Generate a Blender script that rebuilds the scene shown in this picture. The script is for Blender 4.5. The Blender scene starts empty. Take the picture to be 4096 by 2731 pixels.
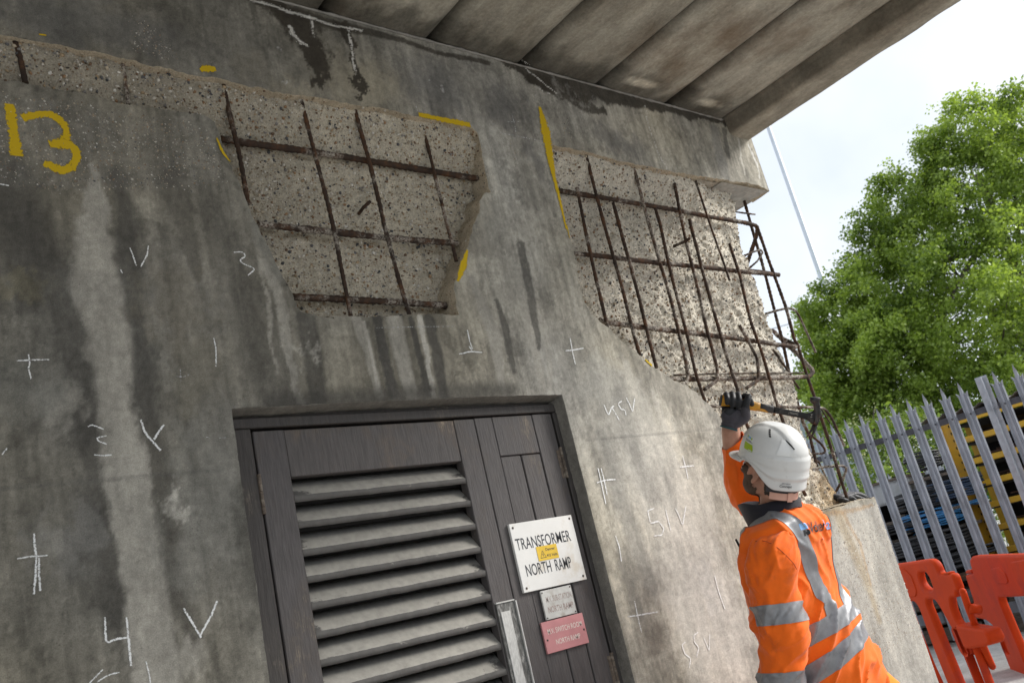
import bpy, bmesh, math, random
import numpy as np
from mathutils import Vector, Matrix
from mathutils.kdtree import KDTree
random.seed(7); rng = np.random.default_rng(7)
C = bpy.context.scene.collection
SC = bpy.context.scene

# ------------------------------------------------------------------ camera
YAW, PIT, ROL = 0.73323385, 0.28725252, -0.23692837
FOC = 3.64244299 * 1000 / 4096            # focal length / image width
CAM = np.array([0.0, -2.5, 1.12])
_f = np.array([math.sin(YAW)*math.cos(PIT), math.cos(YAW)*math.cos(PIT), math.sin(PIT)])
_r0 = np.array([math.cos(YAW), -math.sin(YAW), 0.0]); _u0 = np.cross(_r0, _f)
RT = _r0*math.cos(ROL) + _u0*math.sin(ROL); UP = -(-_r0*math.sin(ROL) + _u0*math.cos(ROL))
UP = -UP if UP[2] < 0 else UP
FW = _f
cam = bpy.data.objects.new('camera', bpy.data.cameras.new('camera')); C.objects.link(cam)
cam.matrix_world = Matrix(((RT[0], UP[0], -FW[0], CAM[0]), (RT[1], UP[1], -FW[1], CAM[1]),
                           (RT[2], UP[2], -FW[2], CAM[2]), (0, 0, 0, 1)))
cam.data.sensor_width = 36; cam.data.lens = 36*FOC
cam.data.clip_start = .05; cam.data.clip_end = 500
cam.data.dof.use_dof = True; cam.data.dof.focus_distance = 3.6; cam.data.dof.aperture_fstop = 5.6
SC.camera = cam

# ------------------------------------------------------------------ sky and sun (bright overcast day)
SUN_EL, SUN_AZ = math.radians(32), math.radians(125)     # azimuth from +Y towards +X
world = bpy.data.worlds.new('World'); SC.world = world; world.use_nodes = True
wn, wl = world.node_tree.nodes, world.node_tree.links; wn.clear()
out = wn.new('ShaderNodeOutputWorld'); bg = wn.new('ShaderNodeBackground'); bg.inputs['Strength'].default_value = .10
sky = wn.new('ShaderNodeTexSky'); sky.sky_type = 'NISHITA'; sky.sun_disc = False
sky.sun_elevation = SUN_EL; sky.sun_rotation = SUN_AZ
tc = wn.new('ShaderNodeTexCoord'); nz = wn.new('ShaderNodeTexNoise'); nz.inputs['Scale'].default_value = 2.6
nz.inputs['Detail'].default_value = 5; nz.inputs['Roughness'].default_value = .5
rp = wn.new('ShaderNodeValToRGB'); rp.color_ramp.elements[0].position = .36; rp.color_ramp.elements[0].color = (4.2, 4.65, 5.3, 1)
rp.color_ramp.elements[1].position = .66; rp.color_ramp.elements[1].color = (6.1, 6.25, 6.4, 1)
mx = wn.new('ShaderNodeMix'); mx.data_type = 'RGBA'; mx.inputs['Factor'].default_value = .93
wl.new(tc.outputs['Generated'], nz.inputs['Vector']); wl.new(nz.outputs['Fac'], rp.inputs['Fac'])
wl.new(sky.outputs['Color'], mx.inputs['A']); wl.new(rp.outputs['Color'], mx.inputs['B'])
wl.new(mx.outputs['Result'], bg.inputs['Color']); wl.new(bg.outputs['Background'], out.inputs['Surface'])
sd = bpy.data.lights.new('sun', 'SUN'); sd.energy = 2.6; sd.angle = math.radians(20); sd.color = (1, .96, .9)
sun = bpy.data.objects.new('sun', sd); C.objects.link(sun)
sdir = Vector((math.sin(SUN_AZ)*math.cos(SUN_EL), math.cos(SUN_AZ)*math.cos(SUN_EL), math.sin(SUN_EL)))
sun.rotation_euler = sdir.to_track_quat('Z', 'Y').to_euler()
SC.view_settings.view_transform = 'Standard'; SC.view_settings.look = 'None'
SC.view_settings.exposure = 0.97; SC.view_settings.gamma = 1; SC.view_settings.use_curve_mapping = False
SC.cycles.max_bounces = 8; SC.cycles.diffuse_bounces = 5

# ------------------------------------------------------------------ helpers
def ray(x, y):
    x = x*4096/2352; y = y*4096/2352; F = FOC*4096
    return RT*(x-2048)/F - UP*(y-1365.5)/F + FW
def W(x, y, Y=0.0):                      # point of the photo on the vertical plane Y
    r = ray(x, y); return CAM + r*((Y-CAM[1])/r[1])
def ZP(x, y, Z):                         # on the level Z
    r = ray(x, y); return CAM + r*((Z-CAM[2])/r[2])
def TP(x, y, t):                         # at depth t from the camera
    return CAM + ray(x, y)*t
K = {1: (0, 0), 2: (746.5, 0), 3: (1548.1, 0), 4: (0, 516.8), 5: (746.5, 516.8), 6: (1548.1, 516.8),
     7: (0, 1032.4), 8: (746.5, 1032.4), 9: (1548.1, 1032.4)}
def c(n, *pts):                          # enlarged-crop pixels -> picture pixels
    if n == 0: return [tuple(p) for p in pts]
    if n == 10: ox, oy, s = 1607.8, 861.3, .21975
    elif n == 11: ox, oy, s = 1665.2, 459.4, .25635
    elif n == 12: ox, oy, s = 2009.8, 832.6, .29297
    elif n == 13: ox, oy, s = 2009.8, 1223.7, .21967
    else: ox, oy = K[n]; s = .34179
    return [(ox+x*s, oy+y*s) for x, y in pts]

def tag(o, label=None, cat=None, group=None, kind=None):
    if label: o['label'] = label
    if cat: o['category'] = cat
    if group: o['group'] = group
    if kind: o['kind'] = kind
    return o
def empty(name, loc=(0, 0, 0), label=None, cat=None, group=None, rz=0):
    o = bpy.data.objects.new(name, None); C.objects.link(o); o.location = loc; o.rotation_euler.z = rz
    o.empty_display_size = .1
    return tag(o, label, cat, group)
def link(name, me, parent=None, mats=None, smooth=False):
    if mats is not None:
        for m in (mats if isinstance(mats, (list, tuple)) else [mats]): me.materials.append(m)
    if smooth and len(me.polygons): me.polygons.foreach_set('use_smooth', [True]*len(me.polygons))
    o = bpy.data.objects.new(name, me); C.objects.link(o)
    if parent is not None:
        o.parent = parent
        bpy_par.append((o, parent))
    return o
bpy_par = []
# geometry is written in world metres; a child keeps its world place through matrix_parent_inverse
def settle():
    for o, p in bpy_par: o.matrix_parent_inverse = p.matrix_basis.inverted()
    bpy_par.clear()
def mesh(name, v, f, mats=None, parent=None, smooth=False, colors=None):
    me = bpy.data.meshes.new(name)
    v = np.asarray(v, dtype=np.float64)
    if isinstance(f, np.ndarray):
        n, k = f.shape
        me.vertices.add(len(v)); me.vertices.foreach_set('co', v.ravel())
        me.loops.add(n*k); me.loops.foreach_set('vertex_index', f.ravel().astype(np.int32))
        me.polygons.add(n); me.polygons.foreach_set('loop_start', np.arange(0, n*k, k, dtype=np.int32))
        me.polygons.foreach_set('loop_total', np.full(n, k, dtype=np.int32)); me.update(calc_edges=True)
    else:
        me.from_pydata([tuple(p) for p in v], [], [tuple(q) for q in f]); me.update()
    if colors is not None: vcol(me, colors)
    return link(name, me, parent, mats, smooth)
def vcol(me, colors, name='Col'):
    a = me.color_attributes.new(name, 'FLOAT_COLOR', 'POINT')
    cc = np.ones((len(me.vertices), 4), dtype=np.float32); cc[:, :3] = colors
    a.data.foreach_set('color', cc.ravel())

class MB:                                 # collects shapes, links them as one object
    def __init__(s): s.v = []; s.f = []
    def add(s, v, f):
        b = len(s.v); s.v += [tuple(p) for p in v]; s.f += [tuple(i+b for i in q) for q in f]; return s
    def box(s, lo, hi, M=None):
        x0, y0, z0 = lo; x1, y1, z1 = hi
        v = [(x0,y0,z0),(x1,y0,z0),(x1,y1,z0),(x0,y1,z0),(x0,y0,z1),(x1,y0,z1),(x1,y1,z1),(x0,y1,z1)]
        if M is not None: v = [tuple(M @ Vector(p)) for p in v]
        return s.add(v, [(0,3,2,1),(4,5,6,7),(0,1,5,4),(1,2,6,5),(2,3,7,6),(3,0,4,7)])
    def beam(s, a, b, w, h, up=(0, 0, 1)):  # box bar from a to b
        a = Vector(a); b = Vector(b); d = (b-a); L = d.length; d.normalize(); u = Vector(up)
        x = d.cross(u).normalized(); u = x.cross(d)
        M = Matrix(((x.x, d.x, u.x, a.x), (x.y, d.y, u.y, a.y), (x.z, d.z, u.z, a.z), (0, 0, 0, 1)))
        return s.box((-w/2, 0, -h/2), (w/2, L, h/2), M)
    def tube(s, pts, r, n=8, caps=True, jit=0.0, rr=random):
        P = [Vector(p) for p in pts]; m = len(P)
        R = r if isinstance(r, (list, tuple, np.ndarray)) else [r]*m
        T = [(P[min(i+1, m-1)]-P[max(i-1, 0)]).normalized() for i in range(m)]
        a = Vector((0, 0, 1)) if abs(T[0].z) < .9 else Vector((1, 0, 0))
        N = T[0].cross(a).normalized(); v = []; f = []
        for i in range(m):
            N = (N - T[i]*N.dot(T[i])).normalized(); B = T[i].cross(N)
            k = R[i]*(1 + (rr.uniform(-jit, jit) if jit else 0))
            for j in range(n):
                t = 2*math.pi*j/n; kk = k*(1 + (rr.uniform(-jit, jit)*.5 if jit else 0))
                v.append(P[i] + (N*math.cos(t)+B*math.sin(t))*kk)
        for i in range(m-1):
            for j in range(n): f.append((i*n+j, i*n+(j+1) % n, (i+1)*n+(j+1) % n, (i+1)*n+j))
        if caps: f.append(tuple(range(n-1, -1, -1))); f.append(tuple((m-1)*n+j for j in range(n)))
        return s.add(v, f)
    def build(s, name, mat, parent=None, smooth=False, bevel=0, seg=2):
        o = mesh(name, s.v, s.f, mat, parent, smooth)
        if bevel: add_bevel(o, bevel, seg)
        return o
def add_bevel(o, w, seg=2):
    bm = bmesh.new(); bm.from_mesh(o.data)
    es = [e for e in bm.edges if len(e.link_faces) == 2 and e.calc_face_angle(0) > .5]
    bmesh.ops.bevel(bm, geom=es, offset=w, segments=seg, affect='EDGES', profile=.5, clamp_overlap=True)
    bm.to_mesh(o.data); bm.free()

def resample(pts, step, closed=False):
    P = np.asarray(pts, float)
    if closed: P = np.vstack([P, P[:1]])
    d = np.r_[0, np.cumsum(np.linalg.norm(np.diff(P, axis=0), axis=1))]
    n = max(2, int(round(d[-1]/step))+1); t = np.linspace(0, d[-1], n)
    Q = np.stack([np.interp(t, d, P[:, k]) for k in range(P.shape[1])], 1)
    return Q[:-1] if closed else Q
def fillet(pts, r):                       # rounds the corners of a polyline
    P = [np.asarray(p, float) for p in pts]; o = [P[0]]
    for a, b, c_ in zip(P, P[1:], P[2:]):
        u = a-b; v = c_-b; lu = np.linalg.norm(u); lv = np.linalg.norm(v); k = min(r, lu*.45, lv*.45)
        p = b+u/lu*k; q = b+v/lv*k
        for t in (0, .25, .5, .75, 1): o.append(p*(1-t)**2 + b*2*t*(1-t) + q*t*t)
    o.append(P[-1]); return o

_tab = rng.random((512, 512))
def vn(x, y, s=0):                        # value noise
    x = np.asarray(x, float)+s*17.31; y = np.asarray(y, float)+s*9.77
    i = np.floor(x).astype(int); j = np.floor(y).astype(int); u = x-i; v = y-j
    u = u*u*(3-2*u); v = v*v*(3-2*v); g = lambda a, b: _tab[a & 511, b & 511]
    return (g(i, j)*(1-u)+g(i+1, j)*u)*(1-v) + (g(i, j+1)*(1-u)+g(i+1, j+1)*u)*v
def fbm(x, y, s=0, o=4, k=.5):
    a = 1; t = 0; w = 0
    for q in range(o): t = t + a*vn(x*2**q, y*2**q, s+q*3); w += a; a *= k
    return t/w
def sstep(a, b, x): t = np.clip((x-a)/(b-a), 0, 1); return t*t*(3-2*t)
def inside(px, pz, poly):
    r = np.zeros(px.shape, bool); P = np.asarray(poly); n = len(P)
    for i in range(n):
        x0, z0 = P[i]; x1, z1 = P[(i+1) % n]
        if z0 == z1: continue
        m = ((z0 > pz) != (z1 > pz)) & (px < (x1-x0)*(pz-z0)/(z1-z0)+x0); r ^= m
    return r
def seg_dist(px, pz, pts, wid=None):      # distance to a polyline (divided by its width where given)
    best = np.full(px.shape, 1e9)
    P = np.asarray(pts, float)
    for i in range(len(P)-1):
        a, b = P[i], P[i+1]; d = b-a; L = d@d+1e-12
        t = np.clip(((px-a[0])*d[0]+(pz-a[1])*d[1])/L, 0, 1)
        q = np.hypot(px-a[0]-t*d[0], pz-a[1]-t*d[1])
        if wid is not None: q = q/(wid[i]*(1-t)+wid[i+1]*t)
        best = np.minimum(best, q)
    return best

# ------------------------------------------------------------------ materials
def nodes(name):
    m = bpy.data.materials.new(name); m.use_nodes = True; n = m.node_tree.nodes; l = m.node_tree.links
    return m, n, l, n['Principled BSDF']
def tex_noise(n, l, vec, scale, detail=4, rough=.55, stretch=None):
    t = n.new('ShaderNodeTexNoise'); t.inputs['Scale'].default_value = scale; t.inputs['Detail'].default_value = detail
    t.inputs['Roughness'].default_value = rough
    if stretch:
        mp = n.new('ShaderNodeMapping'); mp.inputs['Scale'].default_value = stretch; l.new(vec, mp.inputs['Vector']); vec = mp.outputs['Vector']
    l.new(vec, t.inputs['Vector']); return t.outputs['Fac']
def ramp(n, l, fac, stops):
    r = n.new('ShaderNodeValToRGB'); e = r.color_ramp.elements
    while len(e) > 1: e.remove(e[-1])
    for i, (p, col) in enumerate(stops):
        q = e[0] if i == 0 else e.new(p)
        q.position = p; q.color = (*col, 1) if not isinstance(col, (int, float)) else (col, col, col, 1)
    l.new(fac, r.inputs['Fac']); return r.outputs['Color']
def mixc(n, l, a, b, fac, mode='MIX'):
    m = n.new('ShaderNodeMix'); m.data_type = 'RGBA'; m.blend_type = mode
    for s, k in ((a, 'A'), (b, 'B'), (fac, 'Factor')):
        if isinstance(s, (int, float)): m.inputs[k].default_value = s if k == 'Factor' else (s, s, s, 1)
        elif isinstance(s, tuple): m.inputs[k].default_value = (*s, 1)
        else: l.new(s, m.inputs[k])
    return m.outputs['Result']
def math_(n, l, op, a, b=0.0):
    m = n.new('ShaderNodeMath'); m.operation = op
    for i, s in enumerate((a, b)):
        if isinstance(s, (int, float)): m.inputs[i].default_value = s
        else: l.new(s, m.inputs[i])
    return m.outputs[0]
def bump(n, l, bsdf, h, dist, strength=1.0, prev=None):
    b = n.new('ShaderNodeBump'); b.inputs['Distance'].default_value = dist; b.inputs['Strength'].default_value = strength
    l.new(h, b.inputs['Height'])
    if prev is not None: l.new(prev, b.inputs['Normal'])
    l.new(b.outputs['Normal'], bsdf.inputs['Normal']); return b.outputs['Normal']
def coords(n, kind='Object'):
    t = n.new('ShaderNodeTexCoord'); return t.outputs[kind]
def simple(name, col, rough=.6, var=.15, scale=30, bmp=.0, metal=0.0, spec=.5, stretch=None, dirt=None, dscale=4):
    m, n, l, b = nodes(name); v = coords(n)
    f = tex_noise(n, l, v, scale, 5, .6, stretch)
    lo = tuple(x*(1-var) for x in col); hi = tuple(min(1, x*(1+var)) for x in col)
    cc = ramp(n, l, f, [(.3, lo), (.7, hi)])
    if dirt:
        g = tex_noise(n, l, v, dscale, 6, .62, stretch)
        cc = mixc(n, l, cc, dirt, ramp(n, l, g, [(.52, 0.0), (.68, .85)]))
    l.new(cc, b.inputs['Base Color']); b.inputs['Roughness'].default_value = rough; b.inputs['Metallic'].default_value = metal
    b.inputs['Specular IOR Level'].default_value = spec
    if bmp: bump(n, l, b, f, bmp)
    return m
def concrete(name, gain=1.0):             # stained smooth concrete: stain map in the mesh, grain and pits here
    m, n, l, b = nodes(name); v = coords(n)
    at = n.new('ShaderNodeAttribute'); at.attribute_name = 'Col'
    f1 = tex_noise(n, l, v, 38, 10, .76); f2 = tex_noise(n, l, v, 330, 4, .7)
    f3 = tex_noise(n, l, v, 9, 8, .7, (1, 1, .35))
    k = mixc(n, l, ramp(n, l, f1, [(.28, .66*gain), (.72, 1.3*gain)]), ramp(n, l, f2, [(.32, .70), (.68, 1.25)]), 1.0, 'MULTIPLY')
    k = mixc(n, l, k, ramp(n, l, f3, [(.32, .74), (.68, 1.22)]), 1.0, 'MULTIPLY')
    cc = mixc(n, l, at.outputs['Color'], k, 1.0, 'MULTIPLY')
    vo = n.new('ShaderNodeTexVoronoi'); vo.inputs['Scale'].default_value = 75; l.new(v, vo.inputs['Vector'])
    pit = ramp(n, l, vo.outputs['Distance'], [(.05, 0.0), (.16, 1.0)])
    sel = ramp(n, l, tex_noise(n, l, v, 14, 3, .6), [(.56, 1.0), (.64, 0.0)])
    pit2 = mixc(n, l, pit, 1.0, sel)
    cc = mixc(n, l, cc, mixc(n, l, .45, 1.0, pit2), 1.0, 'MULTIPLY')
    l.new(cc, b.inputs['Base Color']); b.inputs['Roughness'].default_value = .88; b.inputs['Specular IOR Level'].default_value = .25
    h = mixc(n, l, f1, f2, .35); nb = bump(n, l, b, h, .006, .8); bump(n, l, b, pit2, .004, .7, nb)
    return m
def aggregate(name, base, scale=62):      # broken concrete: stones in a pale matrix
    m, n, l, b = nodes(name); v = coords(n)
    w = n.new('ShaderNodeTexNoise'); w.inputs['Scale'].default_value = 40; l.new(v, w.inputs['Vector'])
    vv = mixc(n, l, v, w.outputs['Color'], .018)
    vo = n.new('ShaderNodeTexVoronoi'); vo.inputs['Scale'].default_value = scale; l.new(vv, vo.inputs['Vector'])
    sep = n.new('ShaderNodeSeparateColor'); l.new(vo.outputs['Color'], sep.inputs['Color'])
    stone = ramp(n, l, sep.outputs['Red'], [(0, (.12, .115, .11)), (.06, (.22, .16, .11)), (.16, (.34, .26, .17)), (.32, (.46, .41, .33)), (.6, (.58, .55, .49)), (1, (.66, .63, .57))])
    isst = math_(n, l, 'MULTIPLY', ramp(n, l, vo.outputs['Distance'], [(.28, 1.0), (.42, 0.0)]), ramp(n, l, sep.outputs['Green'], [(.45, 0.0), (.5, 1.0)]))
    f1 = tex_noise(n, l, v, 30, 8, .7); f2 = tex_noise(n, l, v, 190, 4, .7)
    mat_ = mixc(n, l, tuple(x*.72 for x in base), tuple(min(.8, x*1.2) for x in base), ramp(n, l, f1, [(.3, 0.0), (.7, 1.0)]))
    cc = mixc(n, l, mat_, stone, isst)
    cc = mixc(n, l, cc, ramp(n, l, f2, [(.3, .62), (.6, 1.12)]), 1.0, 'MULTIPLY')
    at = n.new('ShaderNodeAttribute'); at.attribute_name = 'Col'
    cc = mixc(n, l, cc, at.outputs['Color'], 1.0, 'MULTIPLY')
    l.new(cc, b.inputs['Base Color']); b.inputs['Roughness'].default_value = .9; b.inputs['Specular IOR Level'].default_value = .3
    nb = bump(n, l, b, f2, .008, .9); nb = bump(n, l, b, f1, .012, .7, nb)
    bump(n, l, b, isst, .004, .6, nb)
    return m
def rust(name, pale=.55):
    m, n, l, b = nodes(name); v = coords(n)
    f1 = tex_noise(n, l, v, 22, 6, .7); f2 = tex_noise(n, l, v, 120, 4, .7); f3 = tex_noise(n, l, v, 9, 5, .65)
    cc = ramp(n, l, f1, [(.32, (.026, .020, .017)), (.5, (.048, .030, .021)), (.64, (.10, .048, .024)), (.78, (.17, .072, .03))])
    cem = math_(n, l, 'MULTIPLY', ramp(n, l, f3, [(pale, 0.0), (pale+.1, 1.0)]), ramp(n, l, f2, [(.42, 0.0), (.55, 1.0)]))
    cc = mixc(n, l, cc, (.34, .31, .27), cem)
    l.new(cc, b.inputs['Base Color']); b.inputs['Roughness'].default_value = .85; b.inputs['Specular IOR Level'].default_value = .3
    bump(n, l, b, f2, .004, .9)
    return m
def chalk(name, col, thr=.40, soft=.12, scale=160):
    m, n, l, b = nodes(name); v = coords(n)
    f = tex_noise(n, l, v, scale, 4, .7)
    b.inputs['Base Color'].default_value = (*col, 1); b.inputs['Roughness'].default_value = .95; b.inputs['Specular IOR Level'].default_value = .1
    a = n.new('ShaderNodeAttribute'); a.attribute_name = 'Col'
    al = math_(n, l, 'ADD', f, math_(n, l, 'SUBTRACT', a.outputs['Fac'], 1.0))
    l.new(ramp(n, l, al, [(thr-soft/2, 0.0), (thr+soft/2, 1.0)]), b.inputs['Alpha'])
    return m
MT = dict(
    conc=concrete('stained_concrete'),
    rough=aggregate('broken_concrete', (.64, .595, .505), 92),
    rust=rust('rusty_steel'), rust2=rust('rusty_steel_cement_spattered', .46),
    chalk=chalk('white_chalk', (.76, .77, .77), .395, .10, 210), chalk2=chalk('faint_chalk', (.55, .56, .57), .5),
    yel=chalk('yellow_spray_paint', (.55, .38, .02), .30, .1, 120), yels=chalk('yellow_overspray', (.50, .36, .03), .62, .10, 420),
)
# ================================================================== concrete wall
XE, ZT = 4.437, 3.478                      # right-hand end and top of the wall
DEP = .10                                  # how deep the concrete has been cut back
wall = empty('concrete_wall', (2.4, 0, 0), 'stained grey concrete wall under the deck with broken out patches baring rusty steel', 'wall')

def outline(pts, Y=0.0): return [(W(x, y, Y)[0], W(x, y, Y)[2]) for x, y in pts]
door_px = c(4, (1545, 1225)) + c(5, (0, 1207), (800, 1168), (1585, 1120))
DX0, DX1, DZ1 = 1.095, 2.443, 1.893        # door opening
rec_l = outline(
    c(1, (-140, 215), (0, 235), (300, 285), (560, 335), (850, 400), (1250, 490), (1480, 535), (1900, 622), (2352, 695)) +
    c(2, (330, 720), (620, 785), (980, 852), (1030, 900), (1060, 1060), (1085, 1190), (1110, 1288), (1068, 1296)) +
    c(5, (1000, 0), (975, 90), (945, 200), (905, 310), (870, 420), (878, 500), (890, 560), (905, 606), (820, 602), (600, 606), (400, 613), (200, 620), (0, 617)) +
    c(4, (2250, 622), (2040, 600), (2000, 555), (1965, 470), (1920, 390), (1850, 240), (1790, 110), (1740, 0)) +
    c(1, (1700, 1460), (1660, 1370), (1600, 1200), (1540, 1080), (1500, 990), (1470, 900), (1440, 820), (1380, 775), (1200, 748), (1000, 722), (880, 700), (520, 628), (150, 560), (0, 535), (-140, 515)))
ledgeZ = 1.272
rec_r_px = (c(2, (1500, 965), (1520, 1100), (1545, 1220), (1580, 1360), (1610, 1480)) +
    c(5, (1640, 60), (1670, 180), (1690, 290), (1715, 400), (1745, 530), (1790, 600), (1850, 650), (1920, 710), (2000, 790), (2080, 840), (2140, 895), (2200, 940), (2290, 1000)) +
    c(6, (0, 1045), (80, 1072), (150, 1125), (220, 1195), (270, 1240), (340, 1330), (400, 1430)) + [(1740, 1060), (1800, 1125)])
rec_r = outline(rec_r_px) + [(3.80, 1.262), (3.954, 1.267), (4.15, 1.275), (4.392, 1.28), (XE+.2, 1.283), (XE+.2, 3.05), (4.437, 3.052)] + \
    outline(c(3, (560, 1243), (300, 1203), (0, 1158)) + c(2, (2200, 1125), (2000, 1085), (1800, 1035), (1650, 995)))
door_o = [(DX0, -.1), (DX0, 1.2), (DX0+.004, DZ1-.004), (1.6, DZ1+.002), (2.0, DZ1+.004), (DX1, DZ1), (DX1, 1.2), (DX1, -.1)]
def ragged(poly, step, amp, s):
    P = resample(poly, step, True); n = len(P)
    T = np.roll(P, -1, 0)-np.roll(P, 1, 0); T /= np.linalg.norm(T, axis=1)[:, None]+1e-9
    N = np.stack([T[:, 1], -T[:, 0]], 1); t = np.arange(n)*step
    k = (fbm(t*18, t*0+3, s, 4, .68)-.5)*2*amp
    return P + N*k[:, None]
rec_l = ragged(rec_l, .006, .012, 1); rec_r = ragged(rec_r, .006, .012, 2); door_o = ragged(door_o, .006, .003, 3)
holes = [rec_l, rec_r, door_o]

# ---- front face: fine grid snapped to the broken outlines
gx = np.r_[np.arange(-2.0, .34, .06), np.arange(.36, XE-.003, .0062), XE]
gz = np.r_[np.arange(-.05, .56, .05), np.arange(.58, ZT-.003, .0062), ZT]
X, Z = np.meshgrid(gx, gz); nzr, nxr = X.shape
px, pz = X.ravel().copy(), Z.ravel().copy()
for H in holes:
    dense = resample(H, .0015, True); kd = KDTree(len(dense))
    for i, p in enumerate(dense): kd.insert((p[0], p[1], 0), i)
    kd.balance()
    lo = H.min(0)-.02; hi = H.max(0)+.02
    cand = np.where((px > lo[0]) & (px < hi[0]) & (pz > lo[1]) & (pz < hi[1]))[0]
    ins = np.zeros(px.shape, bool); ins[cand] = inside(px[cand], pz[cand], H)
    g = ins.reshape(nzr, nxr); e = np.zeros_like(g)
    e[:, 1:] |= g[:, 1:] != g[:, :-1]; e[:, :-1] |= g[:, 1:] != g[:, :-1]; e[1:] |= g[1:] != g[:-1]; e[:-1] |= g[1:] != g[:-1]
    for i in np.where(e.ravel())[0]:
        p, _, dd = kd.find((px[i], pz[i], 0))
        if dd < .0047 and px[i] < XE-.001: px[i], pz[i] = p.x, p.y
idx = np.arange(nzr*nxr).reshape(nzr, nxr)
F4 = np.stack([idx[:-1, :-1], idx[:-1, 1:], idx[1:, 1:], idx[1:, :-1]], -1).reshape(-1, 4)
cx, cz = px[F4].mean(1), pz[F4].mean(1); keep = np.ones(len(F4), bool)
for H in holes: keep &= ~inside(cx, cz, H)
F4 = F4[keep]
used = np.unique(F4); rem = np.full(nzr*nxr, -1); rem[used] = np.arange(len(used)); F4 = rem[F4]
px, pz = px[used], pz[used]

# ---- stain map (dirt, runs, damp, lime: marks that belong to the concrete)
PW = np.array([px, np.zeros_like(px), pz]).T - CAM
tt = PW @ FW; sx = (2048+FOC*4096*(PW @ RT)/tt)/4096*2352; sy = (1365.5-FOC*4096*(PW @ UP)/tt)/4096*2352   # where the photo sees it
wx, wz = px, pz
n1 = fbm(wx*2.2, wz*1.3, 1, 5); n2 = fbm(wx*9, wz*5, 2, 6, .70); n3 = fbm(wx*30, wz*11, 3, 5, .72); n4 = fbm(wx*14, wz*1.1, 4, 4, .55)
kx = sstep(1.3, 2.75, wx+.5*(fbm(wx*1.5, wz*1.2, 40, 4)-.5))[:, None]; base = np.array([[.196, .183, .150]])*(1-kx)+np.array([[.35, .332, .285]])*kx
val = np.ones_like(wx)
val *= 1+.62*(n1-.5)+.42*(n2-.5)+.55*(n4-.5)+.22*(n3-.5)
tint = fbm(wx*1.7, wz*1.5, 9, 3)
col = base*val[:, None]*(1+np.outer((tint-.5)*.5, [.25, .05, -.45]))
wobx = (fbm(wx*14, wz*9, 11, 6, .74)-.5)*1.1; wobz = (fbm(wx*14, wz*9, 21, 6, .74)-.5)*1.1
def blend(m, target, amount):
    global col
    m = np.clip(m*amount, 0, 1)[:, None]; t = np.asarray(target, float)
    tex = (.82+.36*n3+.3*(n2-.5))[:, None]
    col = col*(1-m)+(t if t.ndim == 2 else t[None]*tex)*m
DK, MD, LT, PL, BE = (.082, .078, .070), (.118, .110, .094), (.38, .362, .318), (.53, .51, .455), (.35, .32, .25)
def stroke(pts, wid, colr, amt=.85, soft=.34, wob=.5):
    P = outline(pts); wd = [w/700.0 for w in wid]
    L = seg_dist(wx+wobx*.11*wob, wz+wobz*.05*wob, P, wd)
    blend(1-sstep(1-soft, 1+soft, L), colr, amt)
def blob(x, y, rx, ry, colr, amt=.7, soft=.6, wob=2.0):
    p = W(x, y)
    L = np.hypot((wx+wobx*.12*wob-p[0])/(rx/700), (wz+wobz*.12*wob-p[2])/(ry/700)); blend(1-sstep(1-soft, 1+soft, L), colr, amt)
# flaked and mottled patches
pt = fbm(wx*5.5, wz*4.2, 51, 7, .66); blend(sstep(.575, .60, pt)*(wz < 2.95), col*1.28, .6); blend(sstep(.44, .415, pt), col*.66, .6)
pt2 = fbm(wx*17, wz*13, 57, 6, .7); blend(sstep(.60, .63, pt2), col*1.30, .6); blend(sstep(.385, .36, pt2), col*.62, .6)
vs_ = fbm(wx*44+wobx*.8, wz*1.5, 63, 5, .6); blend(sstep(.585, .62, vs_), col*1.28, .55); blend(sstep(.41, .375, vs_), col*.70, .55)
# left part: dark runs either side of a pale run
stroke([(30, 400), (60, 520), (120, 640), (170, 760), (205, 890), (225, 960)], [40, 48, 50, 38, 30, 20], DK, .7, .7)
stroke([(0, 440), (40, 560), (60, 700)], [30, 40, 20], DK, .6, .7)
stroke([(270, 400), (290, 480), (300, 600), (305, 700), (318, 820), (330, 900), (345, 990)], [22, 26, 30, 26, 24, 24, 14], DK, .75, .6)
stroke([(395, 400), (420, 500), (440, 560), (455, 640)], [24, 26, 20, 8], MD, .7)
stroke([(470, 430), (500, 520), (530, 600), (560, 720), (590, 860)], [30, 40, 40, 36, 30], DK, .5, .8)
stroke([(600, 700), (640, 820), (660, 920)], [40, 40, 36], DK, .55, .7)
stroke([(215, 1000), (232, 1080), (225, 1180), (235, 1290), (265, 1390)], [22, 34, 44, 40, 30], DK, .75, .6)
stroke([(340, 1000), (365, 1100), (395, 1180), (400, 1290), (425, 1400), (440, 1480)], [18, 26, 30, 24, 22, 14], MD, .8, .6)
blob(170, 940, 60, 60, DK, .5); blob(300, 1420, 34, 50, DK, .7); blob(235, 930, 30, 60, DK, .8)
stroke([(215, 380), (215, 470), (212, 560), (225, 660), (245, 740), (258, 860), (268, 950), (290, 1050)], [6, 22, 38, 46, 42, 38, 34, 38], LT, .9, .3)
stroke([(290, 1050), (300, 1150), (318, 1260), (330, 1360), (350, 1480), (368, 1600)], [40, 38, 40, 40, 38, 38], LT, .92, .2)
blob(440, 1250, 60, 90, (.25, .245, .22), .5); blob(470, 1080, 60, 110, (.24, .235, .21), .55); blob(410, 1165, 26, 18, PL, .6)
blob(120, 930, 46, 46, LT, .5); blob(40, 900, 60, 60, (.2, .2, .18), .5); blob(440, 1530, 40, 40, LT, .7); blob(170, 1230, 40, 70, (.24, .235, .22), .5)
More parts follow.
